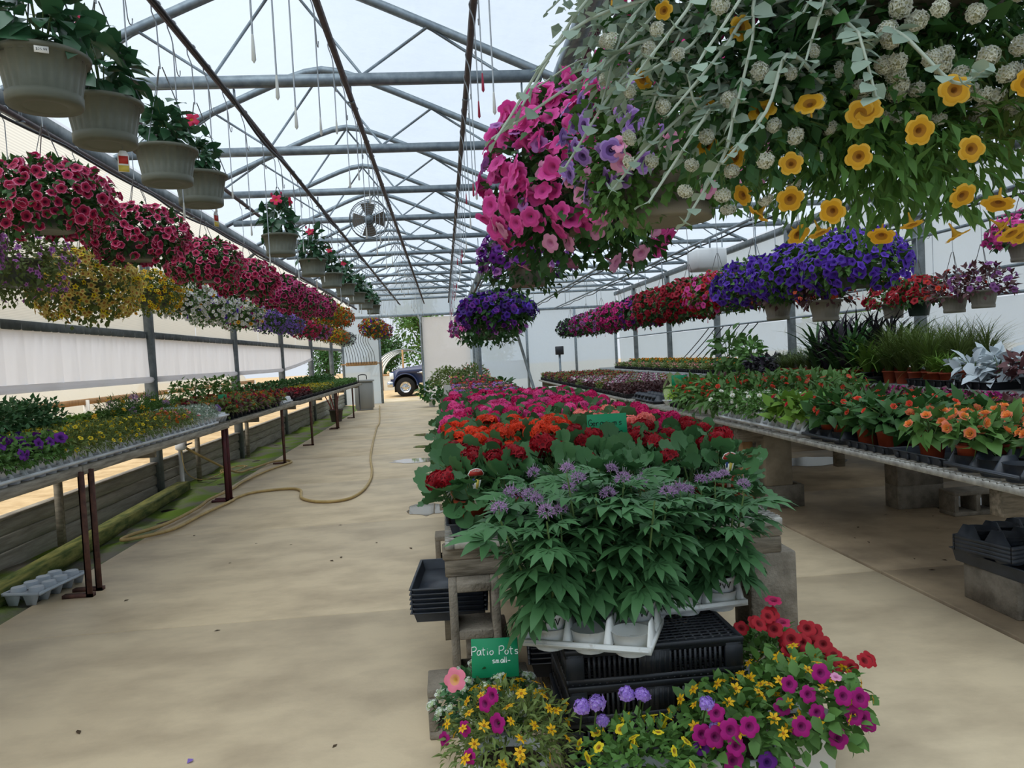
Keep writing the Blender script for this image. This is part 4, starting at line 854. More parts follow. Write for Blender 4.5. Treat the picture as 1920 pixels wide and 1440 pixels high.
def sign(loc, rot, w, h, label, lines, m, r=.0016, sl=.2):
    t = thing('price_sign', label, 'sign', loc); t.rotation_euler = rot
    ob('board', mk(bbox(-w/2, w/2, -.0015, .0015, -h/2, h/2, .001), 'board', sign_g), t)
    ob('stake', mk(box(-.008, .008, .0015, .005, -h/2-sl, -h/2+.05), 'stake', tag_w), t)
    for s, z, sz, dx in lines: ob('lettering', mk(handT(s, sz, r), 'lettering', m), t, (dx, -.002, z))
    return t
sign((.11, 2.43, .455), (R(-14), 0, R(-6)), .15, .12, 'small green sign handwritten Patio Pots small in white chalk', [('Patio Pots', .022, .026, 0), ('small-', -.008, .018, .02)], chalk, sl=.18)
sign((.76, 3.62, 1.055), (R(-8), 0, R(-4)), .19, .12, 'green sign handwritten Geraniums in black marker among the red flower heads', [('Geraniums', .02, .03, -.01), ('ea', -.03, .02, .06)], ink)
# ------------------------------------------------------------------ hanging baskets, left side
K['tomato'] = dict(l='oval', m=L_BLUE, n=330, rx=.15, rz=.2, s=.05, zc=.15, lo=-.8, st=5)
K['mand'] = dict(l='broad', m=L_GLOSS, n=120, rx=.14, rz=.19, s=.095, zc=.13, lo=-.75, shell=(.3, 1), st=5)
price = mk(box(-.022, .022, -.0006, .0006, -.012, .012), 'price_sticker', tag_w); ptxt = text_mesh('$25.99', .0125, ink, .0002)
cardT = mk(join([prism([(-.022, -.05), (.022, -.05), (.022, .02), (.012, .04), (-.012, .04), (-.022, .02)], -.0006, .0006, 'y', 0), prism([(-.018, -.015), (.018, -.015), (.018, .018), (-.018, .018)], -.0011, -.0007, 'y', 1), prism([(-.02, -.048), (.02, -.048), (.02, -.022), (-.02, -.022)], -.0011, -.0007, 'y', 2)]), 'plant_card', [tag_w, tag_r, tag_y])
for i, (y, s, bl) in enumerate(((2.95, 1.15, 1), (3.45, 1.05, 1), (4.19, .85, 0), (4.75, .8, 1), (7.0, 1.05, 2), (8.7, 1.1, 1), (10.1, .9, 1), (11.5, 1.05, 1), (13.0, 1, 0), (14.5, 1, 0), (16.0, .9, 0))):
    near = i < 6
    lab = ['leafy mandevilla in olive-grey basket with a price sticker on its side', 'leafy mandevilla in olive-grey basket with a pink trumpet bloom, next after the stickered one', 'leafy olive-grey basket between the pink-bloom basket and the smaller sparse one', 'sparse mandevilla in olive-grey basket above the crimson petunias', 'bushy mandevilla in olive-grey basket with two open pink blooms', 'tall bushy mandevilla in olive-grey basket behind the one with two blooms'][i] if near else 'olive-grey basket of mandevilla leaves, %s past the tall bushy one' % ORD[i-6]
    t = plant('hanging_basket', 'mand', (-1.38, y, 2.40), lab, 'hanging basket', 'olive-grey baskets on the leafy pot row', 'basket', sc=s, indleaf=near, v=i % 2, wire=PZ+.02, rz=.4*i)
    if i == 0:
        q = ob('price_sticker', price, t, (0, 0, 0)); t.rotation_euler = (0, 0, 0); q.location = (.062, -.1385, .145); q.rotation_euler = (R(-8), 0, R(24)); ob('lettering', ptxt, q, (0, -.0008, 0), (R(90), 0, 0)); q['label'] = 'white price sticker reading $25.99'
        q.location = (.066, -.142, .15)
    for k in range(bl):
        a = 1.2+k*2.4 - .4*i; place_fl(t, 'mandevilla', [(.13*math.cos(a+3.6), .13*math.sin(a+3.6), .47+.03*k)], [(math.cos(a+3.6), math.sin(a+3.6), .4)], .045)
        place_fl(t, 'bud', [(.05*math.cos(a+2), .05*math.sin(a+2), .56)], [(0, 0, -1)], .035)
    if i in (1, 3, 5): q = ob('plant_card', cardT, t, (.06, -.05, -.07)); q['label'] = 'yellow and red plant card'; ob('string', mk(tube([(0, 0, .03), (0, .05, .075)], .001, 3), 'string', rodm), q)
CRf = (('crimson', 270, .030),)
def rowB(y, fl, lab, ind, z=2.26, sc=1.0, kind='basket', v=0, x=-2.2, lm=None, pot='basket', lo=-.8, low='p', top=PZ+.02):
    return plant('flower_basket', kind, (x, y, z), lab, 'hanging basket', None, pot, fl=fl, ind=ind, lo=lo, sc=sc, v=v, lm=lm, low=low, wire=top, dz=.01)
for i, (y, key, lab) in enumerate(((3.3, 'crimson', 'huge crimson petunia basket below the stickered olive-grey pot'), (4.65, 'crimson', 'crimson petunia basket with pale-rimmed blooms over an olive-grey pot, above the peach basket'), (5.95, 'crimson', 'crimson petunia basket showing its olive-grey pot above the bright yellow basket'), (7.55, 'crimson', 'crimson petunia basket above the white flower baskets'),
      (9.1, 'crimson', 'crimson petunia basket between the white baskets and the two-bloom mandevilla'), (10.7, 'crimson2', 'deep pink petunia basket above the lilac basket'), (12.2, 'crimson2', 'magenta petunia basket above the lilac and pink baskets'), (13.8, 'crimson2', 'magenta petunia basket last before the orange and yellow baskets'))):
    ind = i < 4
    t = rowB(y, ((key, 290 if ind else 300, .031 if ind else .034),), lab, ind, sc=1.15, v=i % 3)
    t['group'] = 'crimson petunia baskets'
for y, fl, lab in ((15.2, (('orange', 160, .03), ('cyellow', 90, .03)), 'rusty orange and yellow basket past the magenta petunias'), (17.0, (('orange', 230, .03),), 'rusty orange basket hanging next to the orange and yellow one')):
    rowB(y, fl, lab, False, sc=1.0, kind='basketm')
for y, fl, lab in ((15.6, (('orange', 150, .03), ('purple', 50, .034), ('cyellow', 40, .03)), 'orange and purple basket hanging in front of the doorway'), (17.6, (('orange', 120, .03), ('purple', 90, .034)), 'orange and purple basket behind the one in the doorway')):
    rowB(y, fl, lab, False, z=1.95, sc=.85, kind='basketm', x=-1.38)
for y, fl, lab, sc, lm, z in ((4.7, (('mauve', 420, .026),), 'mauve pink calibrachoa basket at the curtain beside the peach one', 1.0, None, 2.12), (5.5, (('mauve', 170, .022),), 'dusty green basket with scattered mauve blooms beside the peach one', 1.1, L_OLIVE, 2.12), (6.5, (('peach', 620, .026), ('cyellow', 110, .024)), 'wide peach and yellow calibrachoa basket trailing low by the curtain', 1.3, L_OLIVE, 2.08), (7.95, (('cyellow', 250, .026), ('yellow', 130, .025)), 'bright yellow calibrachoa basket by the first curtain post', .95, L_OLIVE, 2.14),
      (8.75, (('white', 330, .026), ('yellow', 22, .024)), 'white petunia basket next to the bright yellow one', 1.0, L_MID, 2.15), (9.9, (('white', 330, .026), ('violet', 40, .03)), 'white petunia basket with violet patches', 1.05, L_MID, 2.12), (11.2, (('white', 260, .026), ('magenta', 40, .028), ('yellow', 45, .026)), 'white basket with magenta and yellow patches', 1.05, L_MID, 2.12),
      (13.2, (('lilac', 330, .028),), 'lilac blue petunia basket beyond the white ones', 1.05, L_DARK, 2.15), (14.6, (('lilac', 330, .028),), 'second lilac blue basket next to the pink one', .95, L_DARK, 2.12), (16.4, (('redpink', 280, .03),), 'red pink petunia basket after the lilac ones', 1.0, L_DARK, 2.12), (18.0, (('redpink', 120, .03), ('mauve', 200, .03)), 'pink petunia basket after the lilac ones, lighter than its neighbour', 1.0, L_DARK, 2.12),
      (20.0, (('cyellow', 150, .03), ('orange', 120, .03)), 'yellow and orange basket near the hanging cords', .95, L_OLIVE, 2.1), (21.6, (('orange', 160, .03),), 'orange basket near the hanging cords', .9, L_OLIVE, 2.08), (23.0, (('plum', 120, .03),), 'dusky plum basket above the wooden cord bar', .95, L_SILV, 2.05)):
    t = rowB(y, fl, lab, False, z=z-.07, sc=sc, kind='basketm', x=-2.84, lm=lm, top=3.26, low='s' if y < 8.5 else 'p'); t['group'] = 'baskets along the curtain'
# ------------------------------------------------------------------ big baskets over the centre bench
def big(y, x, z, rx, rzu, rzl, n, fl, lab, pot='taupe', lo=-.75, ind=True, leaf='oval', lm=L_DARK, s=.05, top=2.72):
    pm, pr, ph = pot_mesh(pot); t = thing('flower_basket', lab, 'hanging basket', (x, y, z), 0, 'big baskets over the geranium bench'); ob('pot', pm, t)
    k = dict(rx=rx, rz=rzu, rzl=rzl, hole=pr)
    f = ob('foliage', mk(foliageT(leaf, n, rx, rzu, s, lo=-.9, shell=(.4, .98), hole=pr*.9, rzl=rzl), 'foliage', lm, True), t, (0, 0, ph)); f['kind'] = 'stuff'
    for key, cnt, size, sel in fl:
        P, d = fl_pts(cnt*3, k, lo); keep = np.array([sel(p) for p in P]) if sel else np.ones(len(P), bool); P, d = P[keep][:cnt*2], d[keep][:cnt*2]
        idx = rng.permutation(len(P))[:cnt]; P, d = P[idx]+np.array([0, 0, ph]), d[idx]
        if ind: place_fl(t, key, P, d, size)
        else:
            b = ob('blossoms', mk(scatter(LOWT['p'], P, bas_z(d), size*rng.uniform(.85, 1.15, len(P))), 'blossoms', B[key]['mats'], True), t); b['kind'] = 'stuff'
    ob('hanger', wires(pr, ph, top-z), t, (0, 0, ph))
    return t
tb = big(3.45, .68, 1.95, .46, .48, .40, 3000, (('pink', 300, .045, lambda p: p[0] < .1 or p[2] > .05 or p[2] < -.2), ('palepink', 40, .04, lambda p: p[2] < .05), ('mauve', 22, .036, None)), 'great mound of hot pink petunias over the geraniums', lo=-.95, s=.06)
tb = big(2.25, .68, 1.79, .30, .34, .2, 2200, (('purplevein', 44, .030, lambda p: p[0] < -.05 and p[2] > -.12 and p[1] < .15), ('pink', 34, .034, lambda p: p[0] < -.02 and p[2] > .12), ('palepink', 16, .028, lambda p: p[2] < -.02), ('hotpink', 24, .032, lambda p: p[2] > .15)), 'taupe basket of dark-veined purple petunias and white alyssum before the pink mound', lo=-.6, lm=L_MID, s=.045)
P, d = fl_pts(70, dict(rx=.28, rz=.3, rzl=.16, hole=.16), -.6); k = (P[:, 0] > .02); place_fl(tb, 'alyssum', P[k]+np.array([0, 0, .19]), d[k], 1.0)
for c, r, n in (((-.15, -.11, .1), (.13, .08, .17), 520), ((.14, -.11, .12), (.1, .07, .13), 360), ((-.02, -.13, .19), (.2, .06, .05), 360)):
    dd, Q, ld, nn = mound_pts(n, 1, 1, lo=-1, shell=(.3, 1), droop=.6); f = ob('foliage', mk(scatter(LEAVES['oval'], Q*np.array(r)+np.array(c), bas_x(ld, nn), .03*rng.uniform(.6, 1.3, len(Q))), 'foliage', L_MID, True), tb); f['kind'] = 'stuff'
big(5.95, .68, 1.94, .36, .32, .30, 900, (('purple', 150, .036, None), ('mauve', 60, .036, None)), 'purple and mauve petunia basket half hidden behind the pink mound', s=.06)
big(9.4, .68, 1.76, .48, .25, .27, 1600, (('indigo', 210, .042, None), ('purple', 140, .042, lambda p: p[0] < .2), ('violet', 60, .042, None)), 'deep violet petunia basket hanging far over the centre bench', ind=False, s=.08, lo=-.9)
big(11.7, .68, 1.66, .56, .25, .32, 1200, (('mauve', 200, .042, None), ('pink', 120, .04, None)), 'mauve pink petunia basket behind the deep violet one', ind=False, s=.08, lo=-.9)
# nearest basket: silver foliage, alyssum, yellow and pink petunias
t = thing('mixed_basket', 'big mixed basket of silver foliage, white alyssum, yellow and pink petunias hanging nearest', 'hanging basket', (.68, 1.07, 1.875), 0, 'big baskets over the geranium bench')
ob('pot', pot_mesh('taupe')[0], t); ob('hanger', wires(.165, .19, 2.72-1.875), t, (0, 0, .19))
def blob(n, c, r, leaf, m, s, dr=.2, name='foliage'):
    d, P, ld, nn = mound_pts(n, 1, 1, lo=-1, shell=(.25, 1), droop=dr); f = ob(name, mk(scatter(LEAVES[leaf], P*np.array(r)+np.array(c), bas_x(ld, nn), s*rng.uniform(.6, 1.3, len(P))), name, m, True), t); f['kind'] = 'stuff'; return f
blob(2600, (-.06, .06, .0), (.36, .2, .2), 'oval', L_DARK, .034); blob(2200, (.0, .04, -.16), (.28, .16, .14), 'narrow', L_MID, .036, .5); blob(1500, (.13, -.02, .02), (.2, .15, .15), 'narrow', L_DARK, .022)
blob(900, (-.36, .1, .08), (.12, .14, .2), 'oval', L_SILV, .024); blob(900, (-.22, -.02, -.1), (.18, .1, .15), 'oval', L_BLUE, .028); blob(600, (-.3, -.0, -.06), (.17, .08, .16), 'oval', L_SILV, .02); blob(420, (.2, -.02, -.12), (.16, .12, .08), 'narrow', L_OLIVE, .04, .0)
def surf(n, c, r, lo, cond): P = fib(n, lo, .08); q = P*np.array(r)+np.array(c); k = np.array([cond(v) for v in P]); return q[k], P[k]
P, d = surf(520, (.06, -.02, .02), (.28, .19, .17), -1, lambda v: v[1] < .1 and v[2] < .4 and v[0] > -.6); place_fl(t, 'alyssum', P*rng.uniform(.93, 1.04, (len(P), 1)), d, .72)
P, d = surf(110, (-.27, .0, -.08), (.17, .12, .19), -1, lambda v: v[1] < .1 and v[2] < .5); place_fl(t, 'alyssum', P, d, .6)
P, d = surf(105, (.04, -.0, -.18), (.33, .17, .15), -1, lambda v: v[1] < .3 and v[2] < .3); d = d+rng.normal(size=d.shape)*.45; place_fl(t, 'yellow', P, nrm(d+np.array([0, -.45, -.05])), .0175)
P, d = surf(22, (-.3, .02, .0), (.12, .12, .15), -1, lambda v: v[1] < .2); place_fl(t, 'yellow', P, d, .014)
P, d = surf(70, (-.22, .14, .14), (.17, .13, .13), -1, lambda v: v[1] < .1 and v[2] < .6); place_fl(t, 'hotpink', P, nrm(d+rng.normal(size=d.shape)*.4), .022)
LEAVES['felt'] = leafT(.4, .06, .12); lm1 = leaf_mesh('felt', L_SILV)
for i in range(25):
    a = PI*.80 + i*.1 + rng.uniform(-.1, .1); L = rng.uniform(.22, .5); dx = math.cos(a); dy = -abs(math.sin(a))*.55
    z0 = rng.uniform(-.13, .09); up = rng.uniform(-.03, .07)
    pts = smooth_path([(-.12+.06*dx, -.02+.06*dy, z0), (-.14+dx*L*.25+rng.uniform(-.04, .04), -.03+dy*L*.3, z0+up+rng.uniform(-.03, .03)), (-.14+dx*L*.5+rng.uniform(-.04, .04), -.03+dy*L*.5, z0+up*.8+rng.uniform(-.05, .02)), (-.14+dx*L*.8+rng.uniform(-.03, .03), -.03+dy*L*.7, z0+up*.4-.08), (-.14+dx*L*1.05, -.03+dy*L*.8, z0-.1+rng.uniform(-.1, .09))], 5)
    st = ob('silver_stem', mk(tube(pts, np.linspace(.0038, .0016, len(pts)), 5), 'silver_stem', stem_s, True), t)
    for k in range(2, len(pts), 1):
        for s in (-1, 1):
            if rng.uniform() < .72:
                tg = nrm(pts[min(k+1, len(pts)-1)]-pts[k-1]); sd = nrm(np.cross(tg, np.array([0, 0, 1.])))*s + tg*.6 + np.array([0, 0, rng.uniform(-.5, .5)])
                b = bas_x(sd[None], np.array([[rng.normal()*.5, -.6, .8]]))[0]; ob('leaf', lm1, st, tuple(pts[k]), Matrix(b.tolist()).to_euler(), rng.uniform(.014, .03))
for dx, z in ((-.52, -.05), (-.5, .06), (-.54, .16)):
    pts = smooth_path([(-.2, .15, z+.0), (-.33, .1, z+.02), (-.44, .08, z+.03), (dx, .08, z-.01)], 6); st = ob('silver_stem', mk(tube(pts, .0013, 4), 'silver_stem', stem_s, True), t)
    for k in range(3, len(pts)): b = bas_x(rng.normal(size=(1, 3)), rng.normal(size=(1, 3)))[0]; ob('leaf', lm1, st, tuple(pts[k]), Matrix(b.tolist()).to_euler(), .012)
# ------------------------------------------------------------------ hanging baskets, right bay
for i, (y, fl, lab, sc) in enumerate(((5.2, (('violet', 300, .03),), 'vivid violet petunia basket hanging nearest the grasses', 1.05), (6.0, (('violet', 300, .03),), 'vivid violet petunia basket second in the violet run', 1.1), (6.9, (('violet', 280, .03), ('indigo', 30, .03)), 'vivid violet petunia basket beside the hot pink patch', 1.1), (7.85, (('red', 150, .03), ('pink', 110, .032)), 'red petunia basket with a hot pink patch', 1.05),
      (8.8, (('crimsonred', 280, .03),), 'full dark red petunia basket beside the one with a hot pink patch', 1.15), (9.9, (('crimsonred', 280, .03),), 'dark red petunia basket next to the pink and purple one', 1.15), (11.1, (('hotpink', 150, .032), ('purple', 90, .034)), 'pink and purple petunia basket after the dark red ones', 1.1), (12.4, (('hotpink', 200, .032), ('magenta', 90, .03)), 'pink and magenta petunia basket in the middle of the far run', 1.1), (13.8, (('hotpink', 160, .032), ('mauve', 110, .03)), 'rosy mauve petunia basket in the far run', 1.1), (15.3, (('magenta', 120, .032), ('mauve', 90, .03)), 'magenta and mauve petunia basket before the plum one', 1.05), (17.2, (('plum', 90, .034),), 'dark plum petunia basket ending the far run', 1.0))):
    t = rowB(y, fl, lab, False, z=1.76, sc=sc*1.12, x=2.9, v=i % 3, top=2.94, lo=-.75, lm=L_MID if i < 4 else L_DARK); t['group'] = 'petunia baskets in the right bay'
for i, (y, x, lab, fl, lm, z) in enumerate(((5.62, 2.9, 'small taupe basket with drooping orange begonia below the violet run', (('b_coral', 40, .016),), L_BRONZE, 1.55), (6.45, 2.9, 'taupe basket with bronze leaves tucked under the violet run', (('rusty', 6, .02),), L_BRONZE, 1.6), (8.0, 4.9, 'small taupe basket of red blooms over dark foliage, left of a pair', (('crimsonred', 70, .03), ('red', 30, .03)), L_MID, 1.6), (7.55, 4.9, 'small dark basket of bright red blooms, right of a pair', (('red', 90, .03),), L_DARK, 1.6), (7.0, 4.9, 'small taupe basket with two coral begonia blooms', (('b_coral', 9, .035),), L_BRONZE, 1.6), (6.6, 4.9, 'small taupe basket of dusky purple blooms', (('mauve', 40, .025),), L_BRONZE, 1.62), (6.1, 4.9, 'basket of bright pink petunias hanging high by the right film wall', (('pink', 120, .03),), L_DARK, 1.98))):
    K.setdefault('sb', dict(l='oval', m=L_DARK, n=330, rx=.2, rz=.17, s=.045, zc=.03, lo=-.5, rzl=.1, hole=.11))
    t = plant('small_basket', 'sb', (x, y, z), lab, 'hanging basket', 'small baskets in the right bay', 'dgreen' if i == 3 else 'smallbasket', fl=fl, ind=i in (4,), lo=-.3, v=i % 3, sc=1.35 if i > 1 else 1.1, lm=lm, low='p', wire=2.94 if i < 2 else 2.64)
# ------------------------------------------------------------------ left bench plants
def lbp(x, y, kind, fl, lab, pot='white', sc=1.0, ind=False, lo=.0, lm=None, v=0, name='bedding_plant', z=LZ+.0005, cat='potted plant', group='plants on the plank bench', low='p', il=False): return plant(name, kind, (x, y, z), lab, cat, group, pot, fl=fl, sc=sc, ind=ind, lo=lo, lm=lm, v=v, low=low, indleaf=il)
i = 0
# white carriers along the rail, each pot standing in a cup; two more pot rows stand on the planks behind
CARY = [(4.0, 'under the first dark petunias, bench end'), (4.41, 'under the middle dark petunias'), (4.82, 'under the last dark petunias'), (5.23, 'under the first yellow calibrachoas'), (5.64, 'under the second yellow calibrachoas'), (6.05, 'under the third yellow calibrachoas'), (6.46, 'under the last yellow calibrachoas'), (6.87, 'under the orange calibrachoas'), (7.28, 'under the salmon and yellow calibrachoas'), (7.70, 'of pale alyssum pots'), (8.11, 'below the upturned one')]
for y, l in CARY: carrier(white_p, (-2.53, y, LZ+.0005), 'white carrier %s on the plank bench' % l, R(90))
CC = (-2.465, -2.595, -2.76, -2.905)
def rows(k0, k1): return [y+d for y, _ in CARY[k0:k1] for d in (-.13, 0, .13)]
ZC = LZ+.006
for r, y in enumerate(rows(0, 3)):
    for q, x in enumerate(CC):
        i += 1; key = ('indigo', 'purple', 'crimsonred', 'indigo')[(i+q) % 4]
        if q == 3: lbp(x, y, 'calib', (('mauve', 8, .014), ('cyellow', 8, .014)), 'yellow and mauve calibrachoa behind the dark petunias, %s from the bench end' % ORD[r], v=i % 3, sc=1.1, z=LZ+.0005); continue
        t = lbp(x, y, 'petun', ((key, 5, .036),), '%s petunia in white pot, %s row before the yellow calibrachoas, %s from the rail' % ({'indigo': 'dark violet', 'purple': 'purple', 'crimsonred': 'dark red'}[key], ORD[8-r], ORD[q]), ind=True, v=i % 3, sc=1.1, lo=.2, z=ZC if q < 2 else LZ+.0005)
        if q == 0: t.rotation_euler = (0, 0, 0); ob('lettering', PWT, t, (.0537*math.cos(-.55), .0537*math.sin(-.55), .083), (R(86), 0, -.55+PI/2))
for r, y in enumerate(rows(3, 7)):
    for q, x in enumerate(CC):
        i += 1; lbp(x, y, 'calib', (('cyellow', 11, .016),), 'yellow calibrachoa in white pot, %s row past the dark petunias, %s from the rail' % (ORD[r], ORD[q]), ind=q < 2, v=i % 3, sc=1.15 if q else 1.3, lo=-.35 if q == 0 else .1, z=ZC if q < 2 else LZ+.0005)
for k, y in enumerate(rows(7, 9)):
    fl, l = ((('orange', 9, .02), 'orange'),)*3 + ((('salmonpink', 7, .02), 'salmon'), (('cyellow', 9, .018), 'yellow'), (('salmonpink', 7, .02), 'salmon')) if False else [(('orange', 9, .02), 'orange'), (('orange', 9, .02), 'orange'), (('orange', 9, .02), 'orange'), (('salmonpink', 7, .02), 'salmon'), (('cyellow', 9, .018), 'yellow'), (('salmonpink', 7, .02), 'salmon')][k]
    for q, x in enumerate(CC[:2]): i += 1; lbp(x, y, 'calib', (fl,), '%s calibrachoa in white pot at the %s, %s before the pale ones' % (l, ('rail', 'back')[q], ORD[5-k]), sc=1.15, ind=True, v=i % 3, z=ZC)
for r, y in enumerate(rows(9, 11)):
    for q, x in enumerate(CC[:3]):
        i += 1
        if r == 5 and q == 0: lbp(x, y, 'fine', (('purplevein', 3, .04),), 'pale plant with a large white and violet bloom', ind=True, z=ZC); continue
        lbp(x, y, 'fine', (('white', 12, .011),), 'pale silvery plant with tiny white blooms, %s row, %s from the rail' % (ORD[r], ORD[q]), v=i % 3, sc=1.1, z=ZC if q < 2 else LZ+.0005)
carrier(white_p, (-2.53, 8.53, LZ+.118), 'upturned white carrier lying on the plank bench before the marigolds', 0, (PI, 0, R(90)))
for r, y in enumerate(np.arange(7.0, 8.2, .28)): i += 1; lbp(-2.93, y+.05, 'fern', (('bidens', 6, .03),) if i % 2 else (('cleome', 3, 1.0),), 'ferny green plant with %s, %s behind the pale ones' % ('yellow daisies' if i % 2 else 'lilac flower heads', ORD[r]), 'black', 1.35, True, .3, v=i % 3)
for r, y in enumerate(np.arange(8.83, 11.5, .19)):
    for q, x in enumerate((-2.47, -2.64, -2.81, -2.975)):
        i += 1; key = ('rusty', 'marigold', 'celosia', 'rusty', 'celosia')[i % 5]
        lbp(x, y, 'green', ((key, 5, .75),) if y < 10 else ((key, 16, .026),), '%s plant in black pot, %s row past the upturned carrier, %s from the rail' % ({'rusty': 'rusty orange', 'marigold': 'gold', 'celosia': 'dark red'}[key], ORD[r], ORD[q]), 'black', 1.1, y < 10, .2, v=i % 3, z=LZ+.0125, lm=L_OLIVE if key != 'celosia' else L_BRONZE)
for y, l in ((11.78, 'white carrier, nearer of two empty ones before the dark red plants'), (12.22, 'white carrier, second of two empty ones before the dark red plants')): carrier(white_p, (-2.55, y, LZ+.0125), l, R(90))
cols = (('celr', 'flat of dark red plants', L_BRONZE, (('crimsonred', 60),)), ('yg', 'flat of yellow-green flowering plants', L_OLIVE, (('cyellow', 40),)), ('grn', 'flat of plain green seedlings', L_MID, ()))
for r, y in enumerate(np.arange(13.11, 21.9, .57)):
    k = 0 if y < 14.8 else (1 if y < 17.5 else 2)
    for x in (-2.58, -2.9): flatbed((x, y, LZ+.0005), '%s, %s past the empty carriers, %s' % (cols[k][1], ORD[r], 'rail side' if x > -2.7 else 'inner'), cols[k][0], R(90), 'oval', cols[k][2], cols[k][3], .17, 420, .05, 'flats on the plank bench', v=r % 2, size=.026)
# back tier: tomatoes, seedling flats on stacked trays
for r, y in enumerate(np.arange(4.3, 6.2, .17)):
    for x in (-3.045, -3.18): i += 1; lbp(x, y, 'tomato', (), 'tall tomato seedling by the curtain, %s pair before the black flats, %s' % (ORD[11-r], 'front' if x > -3.1 else 'back'), 'black', 1.0, v=i % 4, lm=L_BLUE)
st = 0
for r, y in enumerate((6.64, 7.21, 7.78, 8.35, 9.0)):
    zb = LZ+(.0005 if y < 8.7 else .0125)
    for k in range(2): flat((-3.2, y, zb+k*.0615), 'black flat, %s of %s low stack past the tomatoes' % (('lower', 'upper')[k], ORD[r]), R(90), 'black', 'stacked black flats by the curtain')
    flatbed((-3.2, y, zb+.123), 'flat of light green seedlings on %s low black stack past the tomatoes' % ORD[r], 'seed', R(90), 'heart', L_LITE, (), .12, 230, .055, 'seedling flats by the curtain')
for r, y in enumerate((9.62, 10.19, 10.76, 11.33, 11.9)):
    for k in range(3): flat((-3.2, y, LZ+.0125+k*.0615), 'black flat, %s of %s high stack behind the rusty orange plants' % (('lowest', 'middle', 'topmost')[k], ORD[r]), R(90), 'black', 'stacked black flats by the curtain')
    i += 1; lbp(-3.2, y, 'leafy', (), 'broad-leaved pepper seedling on the %s high stack of black flats' % ORD[r], 'terra', .8, v=i % 4, z=LZ+.1405, lm=L_MID)
for r, y in enumerate(np.arange(12.4, 21.6, .42)): i += 1; lbp(-3.14, y, 'dkgreen', (('crimsonred', 6, .03),) if y < 14.5 else (), 'dark red bloom above dark leaves, %s past the high black stacks' % ORD[r] if y < 14.5 else 'bushy dark green plant by the far curtain, %s past the high black stacks' % ORD[r], 'black', 1.1, v=i % 3, z=LZ+(.0125 if y < 12.87 else .0005))
sign((-2.64, 9.40, 1.06), (0, 0, R(35)), .1, .14, 'blank-looking small green sign standing among the rusty orange plants', [], ink, sl=.06)
for y in (6.55, 7.2): t = ob('plant_tag', mk(prism([(-.02, 0), (.02, 0), (.022, .08), (.012, .11), (-.012, .11), (-.022, .08)], -.0006, .0006, 'y'), 'plant_tag', tag_w), None, (-2.44, 4.95 if y < 7 else 5.64, .925), (0, 0, R(30))); tag(t, 'white plastic plant tag standing among the %s' % ('violet petunias' if y < 7 else 'yellow calibrachoas'), 'tag')
# ------------------------------------------------------------------ right bench plants
def rbp(x, y, kind, fl, lab, pot='terra', sc=1.0, ind=True, lo=.1, lm=None, v=0, il=False, z=RZ+.0005, group='plants on the begonia bench', name='bench_plant', low='p', out=1.0): return plant(name, kind, (x, y, z), lab, 'potted plant', group, pot, fl=fl, sc=sc, ind=ind, lo=lo, lm=lm, v=v, low=low, indleaf=il, out=out)
for r, y in enumerate((2.69, 2.91, 3.14, 3.46, 3.8)):
    for q, x in enumerate((2.515, 2.685, 2.89, 3.07)):
        i += 1
        if q == 0 and r == 2: continue
        if r in (2, 3) and q < 2: x = (2.49, 2.65)[q]
        t = rbp(x, y, 'begonia', (('b_orange', 13 if q else 10, .03),), 'orange begonia in terracotta, %s row before the dark-leaved begonias, %s from the edge' % (ORD[4-r], ORD[q]), sc=1.05, lo=.15, v=i % 3, il=q == 0, z=RZ+(.007 if q < 2 or y < 3 else .0005), out=1.1)
        if q == 0 and y < 3: ob('plant_tag', TAG, t, (-.06, -.03, .2), (0, 0, R(20)), 1.3)
for x, y, l in ((2.6, 2.80, 'bench edge, farthest from'), (2.98, 2.80, 'inner side, away from'), (2.6, 3.80, 'next to')): flat((x, y, RZ+.0015), 'slate cell tray under orange begonias, %s the dark-leaved ones' % l, R(90), 'slate', 'slate trays on the begonia bench')
carrier(slate_p, (2.57, 3.30, RZ+.0005), 'partly empty slate pot carrier at the bench edge between terracotta begonias', R(90), name='slate_carrier')
for r, y in enumerate((4.19, 4.41, 4.64, 4.80)):
    for q, x in enumerate((2.515, 2.685, 2.89, 3.07) if r < 2 else (2.49, 2.65, 2.89, 3.07)): i += 1; rbp(x, y+(.05 if r == 3 and q > 1 else 0), 'begonia', (('b_coral', 6, .026),), 'dark-leaved coral begonia in terracotta, %s row past the orange ones, %s from the edge' % (ORD[r], ORD[q]), sc=1.25, lm=L_DARK, v=i % 3, il=q == 0, z=RZ+(.007 if q < 2 else .0005))
flat((2.6, 4.30, RZ+.0015), 'slate tray under the dark-leaved begonias', R(90), 'slate'); carrier(slate_p, (2.57, 4.80, RZ+.0005), 'slate pot carrier beside the dark-leaved begonias', R(90), name='slate_carrier')
for y in (5.14, 5.40):
    for q, x in enumerate((2.465, 2.595, 2.76)): i += 1; rbp(x, y, 'begonia', (('b_red', 3, .034),), 'red blooming begonia in white pot, %s row, %s from the bench edge' % ('nearer' if y < 5.2 else 'farther', ORD[q]), 'white', z=RZ+(.006 if q < 2 else .0005), sc=1.15, lm=L_LITE if q == 0 else L_MID, v=i % 3)
carrier(white_p, (2.53, 5.27, RZ+.0005), 'white carrier under the red begonias at the bench edge', R(90))
